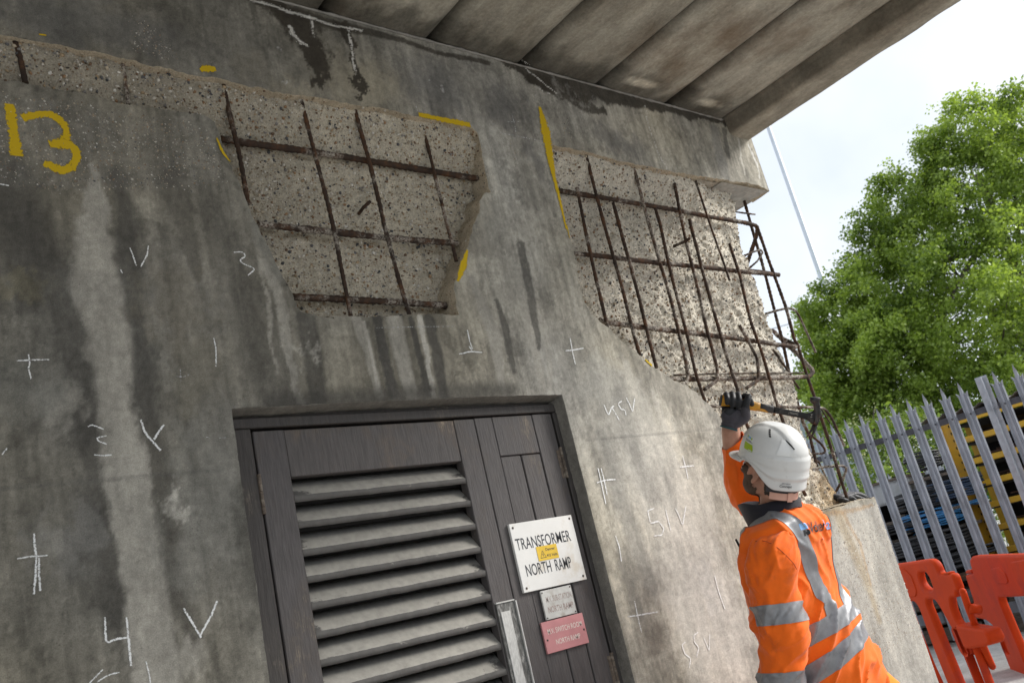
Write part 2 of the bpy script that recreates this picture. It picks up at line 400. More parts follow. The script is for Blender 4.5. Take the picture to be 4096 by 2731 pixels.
blob(400, 700, 60, 120, (.205, .185, .145), .55); blob(450, 860, 60, 60, (.21, .195, .155), .5); blob(30, 650, 50, 30, (.21, .19, .13), .5)
blob(230, 660, 90, 40, (.2, .195, .18), .2); blob(520, 1000, 50, 90, (.235, .228, .205), .5)
stroke([(565, 420), (600, 540), (640, 640)], [16, 20, 14], (.25, .245, .22), .6)
stroke([(606, 600), (640, 690), (665, 800), (690, 925)], [8, 13, 12, 8], LT, .75, .3); stroke([(596, 590), (612, 700), (640, 860)], [4, 5, 3], LT, .6, .4)
# under the left broken patch
for pts, w_, k, a in [
    ([(700, 735), (720, 820), (735, 915)], [26, 24, 20], DK, .75), ([(820, 735), (850, 820), (872, 905)], [16, 14, 12], LT, .7),
    ([(838, 740), (852, 800), (870, 900)], [5, 6, 4], PL, .6), ([(868, 728), (885, 820), (905, 905)], [13, 15, 14], DK, .95),
    ([(905, 730), (925, 820), (945, 905)], [20, 22, 18], LT, .85), ([(942, 730), (958, 800), (985, 905)], [8, 8, 9], DK, .9),
    ([(962, 728), (975, 800), (996, 908)], [8, 8, 6], PL, .85), ([(985, 735), (1005, 820), (1020, 905)], [16, 18, 16], DK, .8),
    ([(1085, 640), (1105, 700), (1135, 770), (1148, 850), (1160, 900)], [10, 18, 20, 14, 9], LT, .85),
    ([(1140, 690), (1160, 760), (1180, 850)], [8, 14, 10], DK, .75), ([(1185, 640), (1215, 740), (1235, 830), (1250, 900)], [12, 18, 16, 8], LT, .75),
    ([(1195, 560), (1212, 640), (1228, 740), (1240, 800)], [16, 16, 14, 8], DK, .75), ([(1240, 720), (1262, 800), (1262, 890)], [6, 10, 10], LT, .5),
    ([(1165, 600), (1175, 700)], [16, 10], LT, .6), ([(1225, 560), (1245, 640)], [6, 3], PL, .6), ([(1310, 640), (1325, 730)], [4, 3], LT, .6)]:
    stroke(pts, w_, k, a, .25, .28)
stroke([(620, 925), (800, 918), (1000, 905), (1180, 895)], [24, 26, 26, 20], DK, .75, .7)
blob(1190, 520, 26, 26, PL, .55, .8, 3); blob(1230, 500, 40, 46, LT, .6, .8, 3); blob(1240, 640, 20, 40, LT, .4); blob(1130, 500, 34, 80, (.25, .245, .22), .5)
blob(720, 800, 14, 20, PL, .5, .8, 3)
# upper band under the deck
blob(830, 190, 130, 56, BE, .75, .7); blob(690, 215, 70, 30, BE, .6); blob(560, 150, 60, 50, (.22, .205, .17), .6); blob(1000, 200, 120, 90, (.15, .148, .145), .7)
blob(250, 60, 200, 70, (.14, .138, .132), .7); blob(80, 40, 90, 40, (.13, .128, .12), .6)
WET = (.050, .043, .034)
stroke([(640, 20), (690, 70), (715, 120), (725, 160), (722, 195)], [40, 44, 34, 26, 14], WET, .95, .25, 1.4)
stroke([(780, 55), (800, 90), (812, 150), (824, 200), (830, 225)], [18, 16, 13, 11, 7], WET, .95, .25, 1.4)
stroke([(560, -10), (640, 20), (780, 62), (900, 85), (1000, 120), (1120, 145)], [10, 20, 18, 10, 8, 10], WET, .85, .3)
stroke([(1170, 145), (1240, 180), (1320, 200), (1400, 215), (1500, 235), (1600, 262), (1680, 285)], [20, 40, 50, 44, 36, 26, 10], WET, .92, .2, 1.6)
stroke([(1230, 180), (1290, 215), (1340, 240), (1390, 262)], [22, 26, 30, 12], WET, .85, .25, 1.6)
blob(1300, 210, 34, 22, (.30, .29, .27), .5, .9, 3); blob(1355, 232, 22, 14, (.36, .35, .33), .5, .9, 3)
blob(1160, 240, 90, 80, (.115, .113, .112), .75); blob(1420, 330, 130, 40, (.155, .152, .148), .6); blob(1230, 360, 40, 60, (.14, .138, .135), .6)
stroke([(1690, 300), (1700, 345), (1712, 400)], [7, 6, 5], PL, .7, .4); stroke([(1722, 335), (1738, 375), (1745, 410)], [5, 6, 4], (.62, .61, .58), .75, .4)
stroke([(1665, 300), (1672, 360)], [14, 10], DK, .7); stroke([(1640, 300), (1665, 400)], [30, 30], (.2, .198, .19), .5)
for p in [(640, 110), (655, 190), (740, 265), (1020, 200), (985, 185), (1060, 270), (1225, 215)]: blob(*p, 5, 5, (.5, .5, .5), .7, .5, 1)
# white lime along the deck joint and its drips
LI = (.74, .73, .70)
lime = [([(575, 0), (640, 18), (700, 38), (760, 58), (830, 72)], [2, 3, 3, 3, 2]), ([(712, 40), (716, 60), (722, 88)], [2, 1.5, 1]), ([(664, 62), (672, 80), (690, 98), (706, 105)], [5, 4, 4, 2]),
        ([(799, 70), (806, 100), (812, 150), (818, 175)], [1.2, 2, 2, 1]), ([(1130, 120), (1180, 133), (1215, 140)], [2, 4, 2]), ([(1205, 143), (1225, 150)], [5, 3]), ([(1240, 143), (1290, 160)], [3, 2]),
        ([(1405, 196), (1440, 205)], [2, 3]), ([(1205, 155), (1230, 175), (1280, 215)], [1.5, 1.8, 1.6]), ([(1235, 203), (1265, 215)], [1.6, 1.5]), ([(1480, 240), (1490, 290), (1510, 340), (1532, 388)], [1.2, 1.2, 1.4, 1.2])]
for pts, w_ in lime: stroke(pts, w_, LI, .95, .5, .5)
# right-hand lower part, paler
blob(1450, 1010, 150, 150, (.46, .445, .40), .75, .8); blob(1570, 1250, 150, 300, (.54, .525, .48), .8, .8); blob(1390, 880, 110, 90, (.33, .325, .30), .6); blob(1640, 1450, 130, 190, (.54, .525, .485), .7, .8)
for pts, w_, k, a in [([(1440, 840), (1490, 960), (1540, 1080), (1575, 1200)], [20, 26, 24, 16], PL, .5), ([(1500, 900), (1530, 1000), (1560, 1100)], [12, 16, 10], PL, .5),
    ([(1545, 1130), (1575, 1250), (1605, 1350), (1650, 1480), (1690, 1600)], [5, 6, 6, 7, 7], (.52, .5, .45), .75), ([(1420, 900), (1440, 1000), (1500, 1140)], [26, 34, 26], (.235, .228, .21), .5),
    ([(1600, 1060), (1640, 1200)], [22, 26], PL, .45), ([(1380, 1000), (1430, 1160), (1500, 1350)], [22, 28, 26], (.25, .245, .225), .6)]:
    stroke(pts, w_, k, a, .5)
blob(1500, 1480, 45, 60, (.20, .178, .15), .7); blob(1455, 1330, 36, 90, (.25, .24, .215), .65); blob(1620, 1330, 50, 60, (.46, .455, .44), .4); blob(1545, 1130, 18, 70, (.2, .195, .185), .3)
# construction joint and hairline cracks
Jm = np.exp(-((wz-1.705-.004*(n2-.5))/.0035)**2)*((wx < 1.05) | (wx > 2.5)); blend(Jm, (.10, .10, .095), .55)
# exposed stones showing through the weathered skin
peb_mask = np.zeros_like(wx)
for poly in [c(1, (-140, 560), (520, 640), (1200, 770), (1420, 860), (1500, 1060), (1560, 1250), (1300, 1330), (900, 1300), (500, 1340), (-140, 1250)), c(1, (820, 60), (1000, 120), (1220, 360), (1260, 470), (860, 370)),
             c(2, (500, 600), (560, 700), (560, 770), (500, 750)), c(2, (1210, 880), (1290, 900), (1350, 1130), (1240, 1110)), c(2, (1560, 770), (1650, 780), (1700, 960), (1590, 960)), [(1900, 1165), (2030, 1140), (2200, 1600), (1900, 1600)]]:
    P = outline(poly); m = inside(wx, wz, P); dd = seg_dist(wx, wz, P+[P[0]]); peb_mask = np.maximum(peb_mask, np.where(m, sstep(0, .05, dd+wobx*.05), 0))
blend(peb_mask*(wx > 3.6), (.46, .445, .41), .7); blend(peb_mask*(wx < 3.6)*n3, (.20, .195, .18), .5)
# lower column beside the worker: rusty yellow run on pale exposed stones
stroke([(1925, 1175), (1950, 1240), (1990, 1330), (2020, 1420)], [34, 28, 20, 16], (.42, .34, .22), .65, .8); stroke([(1940, 1180), (1975, 1250), (2000, 1340)], [9, 8, 6], (.36, .23, .11), .55, .7); stroke([(2000, 1160), (2040, 1260), (2085, 1400)], [18, 16, 12], (.30, .28, .25), .5, .8); stroke([(1880, 1180), (1960, 1172), (2005, 1160)], [8, 8, 5], (.34, .22, .11), .6, .7); blob(2010, 1500, 40, 60, (.24, .21, .18), .5)
col = np.clip(col, .02, .8)
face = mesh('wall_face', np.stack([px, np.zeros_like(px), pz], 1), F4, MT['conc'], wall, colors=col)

# body of the wall behind its skin (top, end and back), set just inside the skin
MT['plainconc'] = simple('plain_concrete', (.27, .26, .24), .9, .3, 12, .006)
b = MB(); b.box((-2.0, .34, -.05), (4.10, .9, ZT)); b.box((-2.0, .004, 3.40), (1.2, .30, ZT-.002))
b.build('wall_core', MT['plainconc'], wall)
b = MB(); b.box((-2.0, .004, -.05), (1.0, .335, 1.9)); b.build('wall_core', MT['plainconc'], wall)
ends = MB()
def endquad(z0, z1, y1):
    ends.add([(XE, 0, z0), (XE, y1, z0), (XE, y1, z1), (XE, 0, z1)], [(0, 1, 2, 3)]); ends.add([(XE, 0, z0), (XE, y1, z0), (4.0, y1, z0), (4.0, 0, z0)], [(0, 1, 2, 3)]) if z0 > 3 else None
# end face of the beam, with its small splay, and of the lower column
MT['endconc'] = simple('weathered_concrete_end', (.40, .39, .36), .9, .25, 26, .006, dirt=(.2, .19, .17), dscale=9)
endquad(3.052, 3.395, .34); endquad(-.05, 1.283, .9)
ends.add([(XE, 0, 3.395), (XE, .34, 3.395), (XE-.004, .34, ZT), (XE-.004, 0, ZT)], [(0, 1, 2, 3)])
ends.build('wall_end', MT['endconc'], wall)
led = MB(); xs = np.arange(3.6, XE+.001, .02); vv = []
for x in xs:
    for y in np.linspace(0, .9, 12): vv.append((x, y, 1.283-.012*min(1, max(0, (4.39-x)/.45))-.006*(y > .01)*random.random()))
ff = [(i*12+j, i*12+j+1, (i+1)*12+j+1, (i+1)*12+j) for i in range(len(xs)-1) for j in range(11)]
MT['ledge'] = simple('rust_stained_ledge', (.42, .38, .31), .95, .3, 30, .01, dirt=(.30, .15, .05), dscale=7)
mesh('ledge_top', vv, ff, MT['ledge'], wall)

# ---- reveals (broken edges) and the cut-back surfaces
def depth_at(x, z):
    top = (1-.72*sstep(.26, .0, 3.045-z)*(1-sstep(3.72, 4.12, x)))*np.where(x < 1.25, .8, 1.0)
    return DEP*top + (.45+.55*top)*((fbm(x*6, z*6, 31, 4)-.5)*.060 + (fbm(x*26, z*26, 33, 3, .6)-.5)*.030 + (fbm(x*75, z*75, 35, 2)-.5)*.012)
def reveal(H, mat, s, dfun, close=True):
    n = len(H); t = np.arange(n)*.006
    T = np.roll(H, -1, 0)-np.roll(H, 1, 0); T /= np.linalg.norm(T, axis=1)[:, None]+1e-9; N = np.stack([T[:, 1], -T[:, 0]], 1)
    area = .5*np.sum(H[:, 0]*np.roll(H[:, 1], -1)-np.roll(H[:, 0], -1)*H[:, 1]); N = -N if area > 0 else N   # towards the hole
    N = -N if not inside(np.array([H[50, 0]+N[50, 0]*.01]), np.array([H[50, 1]+N[50, 1]*.01]), H)[0] else N
    v = []; rows = [(0, 0), (.005, .0012), (.03, .004), (.06, .008), (.12, .012)]; cl = []
    for k, (y, off) in enumerate(rows):
        o = off + (fbm(t*25, t*0+k*5, s+k, 3)-.5)*(.010 if k else 0); o = np.maximum(o, 0 if k == 0 else .0015)
        yy = np.full(n, y) if k < 4 else dfun(H[:, 0], H[:, 1])+.03
        Q = H+N*o[:, None]; v.append(np.stack([Q[:, 0], yy, Q[:, 1]], 1)); cl.append(np.tile([1.0, .93, .82] if k < 3 else [.95, .9, .8], (n, 1)))
    v = np.vstack(v); i = np.arange(n if close else n-1); j = (i+1) % n
    F = np.vstack([np.stack([k*n+i, k*n+j, (k+1)*n+j, (k+1)*n+i], 1) for k in range(len(rows)-1)])
    F = F[(v[F][:, :, 0].max(1) < XE+.001)]
    return mesh('broken_edge', v, F, mat, wall, colors=np.vstack(cl))
MT['edge'] = aggregate('broken_edge_concrete', (.57, .52, .44), 110)
reveal(rec_l, MT['edge'], 41, depth_at); reveal(rec_r, MT['edge'], 51, depth_at)
def back(poly, x0, x1, z0, z1, step, name, shade=None):
    X, Z = np.meshgrid(np.arange(x0, x1, step), np.arange(z0, z1, step)); Y = depth_at(X, Z)
    i = np.arange(X.size).reshape(X.shape); F = np.stack([i[:-1, :-1], i[:-1, 1:], i[1:, 1:], i[1:, :-1]], -1).reshape(-1, 4)
    x, z = X.ravel(), Z.ravel(); m = inside(x, z, poly); near = m.reshape(X.shape).copy()
    for _ in range(6): near[1:] |= near[:-1]; near[:-1] |= near[1:]; near[:, 1:] |= near[:, :-1]; near[:, :-1] |= near[:, 1:]
    F = F[near.ravel()[F].all(1)]; u = np.unique(F); r = np.full(X.size, -1); r[u] = np.arange(len(u))
    cl = np.ones((len(u), 3))*(.86+.3*fbm(x[u]*5, z[u]*5, 61, 3))[:, None]
    return x[u], Y.ravel()[u], z[u], r[F], cl
x, y, z, F, cl = back(rec_l, .2, 2.48, 2.1, 3.12, .0065, 'l')
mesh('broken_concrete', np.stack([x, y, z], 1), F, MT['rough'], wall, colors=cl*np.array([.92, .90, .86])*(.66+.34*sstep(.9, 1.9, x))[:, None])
# right-hand patch: the core stops short of the end and turns back into the wall
prof = [(1.26, 4.345), (1.33, 4.315), (1.40, 4.26), (1.48, 4.20), (1.6, 4.165), (1.8, 4.185), (1.95, 4.20), (2.1, 4.19), (2.25, 4.175), (2.4, 4.175), (2.55, 4.185), (2.7, 4.18), (2.85, 4.195), (2.95, 4.20), (3.02, 4.185), (3.06, 4.20)]
def core_x(z): return np.interp(z, [p[0] for p in prof], [p[1] for p in prof]) + (fbm(z*26, z*0+1, 71, 4, .6)-.5)*.035
x, y, z, F, cl = back(rec_r, 2.70, XE+.04, 1.20, 3.08, .0065, 'r')
ex = core_x(z); over = x > ex; dy = np.where(over, (x-ex), 0)
xx = np.where(over, ex-.02*np.minimum(1, dy*6)+(fbm(z*40, dy*40, 73, 3)-.5)*.012*(dy > .01), x); y = np.where(over, y+dy*2.6+.004, y)
rnd = np.clip((x-(ex-.03))/.03, 0, 1)*(~over); y = y+.012*rnd**2
cl = cl*(1+.10*sstep(3.0, 4.0, x))[:, None]
rs = sstep(1.62, 1.30, z)*sstep(4.0, 4.25, x)*(.4+fbm(x*20, z*20, 77, 3)); cl = cl*(1-np.outer(np.clip(rs, 0, 1), [.12, .35, .62]))
mesh('broken_concrete', np.stack([xx, y, z], 1), F, MT['rough'], wall, colors=cl)
und = MB(); und.add([(3.3, .05, 3.062), (XE-.001, .003, 3.0535), (XE-.001, .34, 3.0535), (3.3, .34, 3.062)], [(0, 1, 2, 3)]); o = und.build('beam_underside', MT['edge'], wall); vcol(o.data, np.ones((len(o.data.vertices), 3)))

# ---- loose-faced stones of the aggregate
ico = bmesh.new(); bmesh.ops.create_icosphere(ico, subdivisions=1, radius=1); IV = np.array([v.co[:] for v in ico.verts]); IF = np.array([[v.index for v in f.verts] for f in ico.faces]); ico.free()
PAL = np.array([(.06, .065, .07), (.10, .10, .105), (.14, .085, .05), (.25, .15, .08), (.32, .24, .15), (.42, .36, .27), (.5, .47, .42), (.62, .6, .56), (.20, .19, .18)])
PP = np.array([.07, .06, .07, .08, .15, .20, .22, .08, .07]); PP /= PP.sum()
def stones(n, poly, yfun, smin, smax, push):
    P = np.asarray(poly); lo, hi = P.min(0), P.max(0); out = []
    q = rng.random((n*4, 2))*(hi-lo)+lo; q = q[inside(q[:, 0], q[:, 1], poly) & (q[:, 0] < XE-.01)][:n]
    s = smin+(smax-smin)*rng.random(len(q))**3.2
    return np.stack([q[:, 0], yfun(q[:, 0], q[:, 1])-s*push, q[:, 1]], 1), s
bp, bs = [], []
p, s = stones(6500, rec_l, depth_at, .0022, .0082, .15); bp.append(p); bs.append(s)
p, s = stones(12000, rec_r, depth_at, .0022, .0082, .15); k = p[:, 0] < core_x(p[:, 2])-.015; bp.append(p[k]); bs.append(s[k])
for H, n in ((rec_l, 900), (rec_r, 900)):        # stones sticking out of the broken edges
    i = rng.integers(0, len(H), n); q = H[i]; s = .0025+.006*rng.random(n)**2
    k = (q[:, 0] < XE-.02); bp.append(np.stack([q[:, 0], .006+.08*rng.random(n), q[:, 1]], 1)[k]); bs.append(s[k])
cand = np.where(peb_mask > .35)[0]; i = rng.choice(cand, 12000); s = .0018+.0046*rng.random(len(i))**2.2
bp.append(np.stack([px[i]+rng.normal(0, .003, len(i)), s*.62, pz[i]+rng.normal(0, .003, len(i))], 1)); bs.append(s)
bp = np.vstack(bp); bs = np.concatenate(bs); order = np.argsort(-bs); big = order[:260]; small = order[260:]
def stone_geo(ids):
    n = len(ids); A = rng.normal(size=(n, 3, 3)); Q, _ = np.linalg.qr(A); sc = np.stack([np.ones(n), .75+.2*rng.random(n), .55+.3*rng.random(n)], 1)*bs[ids][:, None]
    V = (IV[None]*(1+.16*rng.normal(size=(n, len(IV), 1))))*sc[:, None]; V = np.einsum('nij,nkj->nki', Q, V)+bp[ids][:, None]
    F = (IF[None]+(np.arange(n)*len(IV))[:, None, None]).reshape(-1, 3); cc = PAL[rng.choice(len(PAL), n, p=PP)]*(.8+.4*rng.random((n, 1))); onface = bp[ids][:, 1] < .006; cc = np.where(onface[:, None], cc*.8+np.where(bp[ids][:, :1] < 3.5, .02, .10), cc)
    return V.reshape(-1, 3), F, np.repeat(cc, len(IV), 0)
m, n_, l_, b_ = nodes('aggregate_stone'); a_ = n_.new('ShaderNodeAttribute'); a_.attribute_name = 'Col'
cc_ = mixc(n_, l_, a_.outputs['Color'], ramp(n_, l_, tex_noise(n_, l_, coords(n_), 150, 3), [(.3, .7), (.7, 1.25)]), 1.0, 'MULTIPLY'); l_.new(cc_, b_.inputs['Base Color']); b_.inputs['Roughness'].default_value = .7; MT['stone'] = m
v, f, cc = stone_geo(small); o = mesh('aggregate', v, f, MT['stone'], wall, True, cc); o['kind'] = 'stuff'
PM = [simple('stone_%s' % t, tuple(PAL[i]), .6, .2, 90) for i, t in enumerate(('slate', 'dark_grey', 'brown', 'rust_brown', 'tan', 'sand', 'grey', 'white', 'grey_brown'))]
pebs = []
for k in range(9):
    V = IV*(1+.14*rng.normal(size=(len(IV), 1)))*np.array([1, .8, .66]); me = bpy.data.meshes.new('pebble'); me.from_pydata([tuple(q) for q in V], [], [tuple(q) for q in IF]); me.materials.append(PM[k])
    me.polygons.foreach_set('use_smooth', [True]*len(me.polygons)); pebs.append(me)
for i in big:
    o = bpy.data.objects.new('pebble', pebs[rng.choice(9, p=PP)]); C.objects.link(o); o.parent = wall; bpy_par.append((o, wall))
    o.location = tuple(bp[i]); s = bs[i]; o.scale = (s, s, s); o.rotation_euler = tuple(rng.random(3)*6.28)

# ---- bared reinforcement
def bar(pts, Y, r, mat='rust', round_=.0, ribs=True):
    if not isinstance(Y, (list, tuple)): Y = [Y]*len(pts)
    P = [W(x, y, yy) for (x, y), yy in zip(pts, Y)]
    if round_: P = fillet(P, round_)
    P = resample(P, .012); t = np.arange(len(P))*.012; sd_ = random.random()*50
    P = P + np.stack([(fbm(t*3, t*0+sd_, 3, 3)-.5)*.010, (fbm(t*3, t*0+sd_, 5, 3)-.5)*.008, (fbm(t*3, t*0+sd_, 7, 3)-.5)*.008], 1)
    R = r*(1+.10*np.cos(np.arange(len(P))*math.pi)*(1 if ribs else 0)+(fbm(t*30, t*0+sd_, 9, 3)-.5)*.35)
    b = MB().tube(P, R, 9, True, .05); return b.build('reinforcement_bar', MT[mat], wall, True)
HB, VB = .052, .028
R1, R2, R3 = .0125, .0082, .006
# left patch
bar(c(0, (508, 319), (800, 362), (1099, 411)), HB, R1); bar(c(0, (592, 516), (760, 534)) + c(5, (890, 124)), HB, R1, 'rust2'); bar(c(0, (672, 683)) + c(5, (0, 492), (805, 541)), HB, R1, 'rust2')
bar(c(1, (1500, 575), (1600, 1010), (1668, 1380)), VB, .0085); bar(c(1, (2018, 665)) + c(5, (55, 0), (185, 628)), VB, .0078); bar(c(2, (203, 735), (300, 1090)) + c(5, (400, 0), (568, 610)), VB, .0082)
bar(c(2, (655, 850), (740, 1180)) + c(5, (820, 0), (882, 245)), VB, .0072, 'rust2'); bar(c(2, (222, 1440), (255, 1395), (302, 1355)), [.10, .05, .02], .0062)
bar(c(1, (95, 280), (130, 400), (168, 560)), .022, .0085); bar(c(1, (826, 430), (862, 700)), .026, .0066, 'rust2')
# right patch: main bars
bar(c(2, (1560, 1282), (2352, 1410)) + c(3, (250, 1462), (480, 1497)) + c(11, (292, 232), (285, 310), (192, 590)), [HB, HB, HB, HB, HB, .09, .30], .0115, 'rust', .03)
bar(c(5, (1665, 189), (2352, 263)) + c(6, (400, 305), (705, 338)), HB, .0115); bar(c(5, (1842, 638), (1900, 655), (2352, 712)) + c(6, (450, 768), (815, 818)), HB, .0118, 'rust2')
bar(c(5, (2290, 1025)) + c(6, (0, 1037), (420, 1032), (905, 1020), (938, 985), (850, 890), (670, 715)), [HB, HB, HB, HB, .05, .12, .30], .0118, 'rust2', .03)
bar(c(11, (425, 1165), (470, 1215), (620, 1285)), [.30, .2, .08], .0105)
bar(c(6, (230, 1220), (560, 1222), (900, 1222), (1010, 1232), (1060, 1300), (1146, 1488)), [HB, HB, HB, .06, .06, .06], .0072, 'rust2', .04)
bar(c(6, (0, 1008), (740, 992), (870, 990)), .08, .0045, 'rust2')
for pts, r, mt in [
    (c(2, (1690, 1265)) + c(5, (1740, 0), (1900, 702)), R2, 'rust'), (c(2, (1752, 1045)) + c(5, (1875, 0), (1990, 400), (2112, 872)), R2, 'rust'), (c(2, (1938, 1362)) + c(5, (1980, 0), (2110, 480), (2228, 960)), .0085, 'rust'),
    (c(2, (2070, 1128)) + c(5, (2180, 0), (2300, 420)) + c(6, (0, 590), (75, 890), (98, 1010), (88, 1058), (45, 1072)), R2, 'rust2'), (c(2, (2216, 1400)) + c(5, (2250, 0)) + c(6, (0, 400), (80, 700), (150, 1000), (212, 1190)), R2, 'rust'),
    (c(3, (0, 1238)) + c(6, (65, 50), (160, 420), (220, 700), (292, 960), (292, 1040), (203, 1102)), R2, 'rust2'), (c(3, (103, 1475)) + c(6, (110, 0), (200, 330), (320, 760), (437, 1140)), .0088, 'rust'),
    (c(3, (148, 1215)) + c(6, (250, 30), (320, 220), (374, 372)), R3, 'rust'), (c(6, (374, 125), (440, 330), (520, 660), (600, 880), (690, 1190), (745, 1350)), R2, 'rust'),
    (c(6, (438, 672), (500, 780), (560, 900), (572, 1040), (487, 1093)), R2, 'rust2')]:
    bar(pts, VB, r, mt, .02)
bar(c(6, (0, 142), (60, 118), (107, 90)), [.1, .03, -.01], .0075); bar(c(6, (468, 1290), (520, 1420)), .04, R2); bar(c(6, (430, 1335), (475, 1322)), [.1, .03], R2)
# cage at the end
bar(c(11, (288, 236), (420, 620), (540, 950), (620, 1250)) + c(6, (830, 800), (900, 1030), (1000, 1330), (1080, 1567)) + c(10, (1548, 1322)), .045, .0088)
bar(c(11, (165, -30), (300, 450), (420, 900), (500, 1200)) + c(6, (770, 970), (820, 1150), (870, 1330)) + c(10, (1150, 640), (1225, 960)), .13, .0085)
bar(c(11, (85, 105), (270, 131)), .10, .0048, 'rust2'); bar(c(11, (172, 496), (250, 462), (318, 444), (338, 466), (290, 545), (193, 628)), [.12, .1, .08, .08, .1, .14], .0055, 'rust2', .015)
bar(c(11, (190, 620), (300, 630), (470, 655)), .10, .0048); bar(c(11, (360, 1015), (470, 985), (575, 963), (632, 985), (670, 1050), (814, 1366)), [.13, .09, .06, .05, .05, .05], .0062, 'rust2', .02)
bar(c(11, (355, 1345), (375, 1328), (425, 1332), (480, 1400), (590, 1567)), [.12, .11, .10, .09, .09], .0064, 'rust2', .015); bar(c(11, (440, 1335), (560, 1262)), .12, .0048)
bar(c(6, (745, 1000), (790, 1030), (842, 1100)), .16, .0065); bar(c(10, (1170, 822), (1285, 820), (1318, 792), (1265, 715), (1145, 615)), [.12, .09, .08, .09, .12], .0062, 'rust2', .012)
bar(c(10, (1140, 988), (1300, 955), (1500, 945), (1535, 972), (1490, 1090), (1395, 1262)), [.12, .08, .05, .05, .08, .16], .0066, 'rust2', .015); bar(c(10, (1180, 885), (1232, 900), (1285, 1010), (1370, 1185)), .13, .0052, 'rust2')
bar(c(10, (1045, 1145), (1105, 1260)), .04, R2); bar(c(10, (1360, 500), (1250, 330)), .1, .004)
# tie wire
for p in [(200, 760), (225, 745), (690, 820)]:
    P = [W(*c(6, (p[0]+random.uniform(-25, 25), p[1]+random.uniform(-18, 18)))[0], .035) for _ in range(7)]
    MB().tube(fillet(P, .02), .0011, 5).build('tie_wire', MT['rust'], wall, True)

# ---- chalk and spray-paint marks: thin skins on the face
def mark(name, pts, wid, mat, Y=-.0016, rnd=.0, taper=(.7, 1.0)):
    P = [W(x, y, 0) for x, y in pts]; P = np.array([[p[0], p[2]] for p in P])
    if rnd: P = np.array(fillet(P, rnd))
    Q = resample(P, .006); n = len(Q); T = np.gradient(Q, axis=0); T /= np.linalg.norm(T, axis=1)[:, None]+1e-9; N = np.stack([-T[:, 1], T[:, 0]], 1)
    w = np.interp(np.linspace(0, len(wid)-1, n), range(len(wid)), wid)/700/2*(float((np.array([Q[n//2, 0], 0, Q[n//2, 1]])-CAM)@FW)/2.99)**1.25
    w = w*(.82+.45*fbm(np.arange(n)*.4, np.full(n, random.random()*90), 5, 3)); cols = 5; v = []; cl = []
    for k in range(cols):
        u = -1+2*k/(cols-1); R = Q+N*(w*u)[:, None]; v.append(np.stack([R[:, 0], np.full(n, Y), R[:, 1]], 1)); cl.append(np.full((n, 3), 1-.30*abs(u)**3))
    # rounded ends
    v = np.stack(v, 1).reshape(-1, 3); cl = np.stack(cl, 1).reshape(-1, 3)
    F = [(i*cols+k, i*cols+k+1, (i+1)*cols+k+1, (i+1)*cols+k) for i in range(n-1) for k in range(cols-1)]
    o = mesh(name, v, np.array(F), MT[mat], wall, colors=cl); return o
cm = lambda pts, wid=(4, 5, 4), mat='chalk', rnd=.01: mark('chalk_mark', pts, wid, mat, -.0016-random.random()*.0006, rnd)
for pts in [c(4, (872, 155), (890, 200), (915, 275)), c(4, (995, 140), (990, 200), (945, 282)), c(4, (1570, 185), (1630, 182), (1650, 210), (1605, 240), (1640, 265), (1690, 285), (1712, 300), (1665, 340)),
            c(4, (112, 913), (210, 908), (330, 905)), c(4, (190, 870), (200, 930), (190, 960), (208, 1035)), c(4, (1435, 760), (1450, 830), (1450, 955)), c(4, (590, 1355), (615, 1340), (695, 1372)), c(4, (715, 1415), (650, 1430), (655, 1450), (715, 1472)),
            c(7, (632, 35), (690, 42), (750, 35))]:
    cm(pts, (3.5, 5, 4))
for pts in [c(4, (945, 1308), (975, 1400), (1030, 1460), (1078, 1515)), c(4, (1100, 1342), (1065, 1390), (1033, 1442)), c(7, (228, 562), (232, 640), (243, 725)), c(7, (243, 725), (236, 880), (226, 970)), c(7, (262, 725), (260, 820), (270, 948)),
            c(7, (704, 1125), (706, 1200), (712, 1300), (780, 1270), (850, 1262)), c(7, (848, 1125), (858, 1210), (868, 1330), (880, 1450)), c(7, (1232, 1065), (1290, 1160), (1350, 1262)), c(7, (1458, 1015), (1420, 1110), (1345, 1245))]:
    cm(pts, (6, 8, 7))
for pts in [c(7, (115, 732), (200, 718), (320, 710)), c(7, (600, 1567), (690, 1475)), c(7, (650, 1560), (730, 1510), (800, 1495)), c(7, (980, 1420), (1000, 1500), (1010, 1567)), c(4, (10, 1545), (48, 1498)), c(1, (0, 1240), (60, 1250)), c(4, (808, 300), (822, 325))]:
    cm(pts, (4, 5, 4))
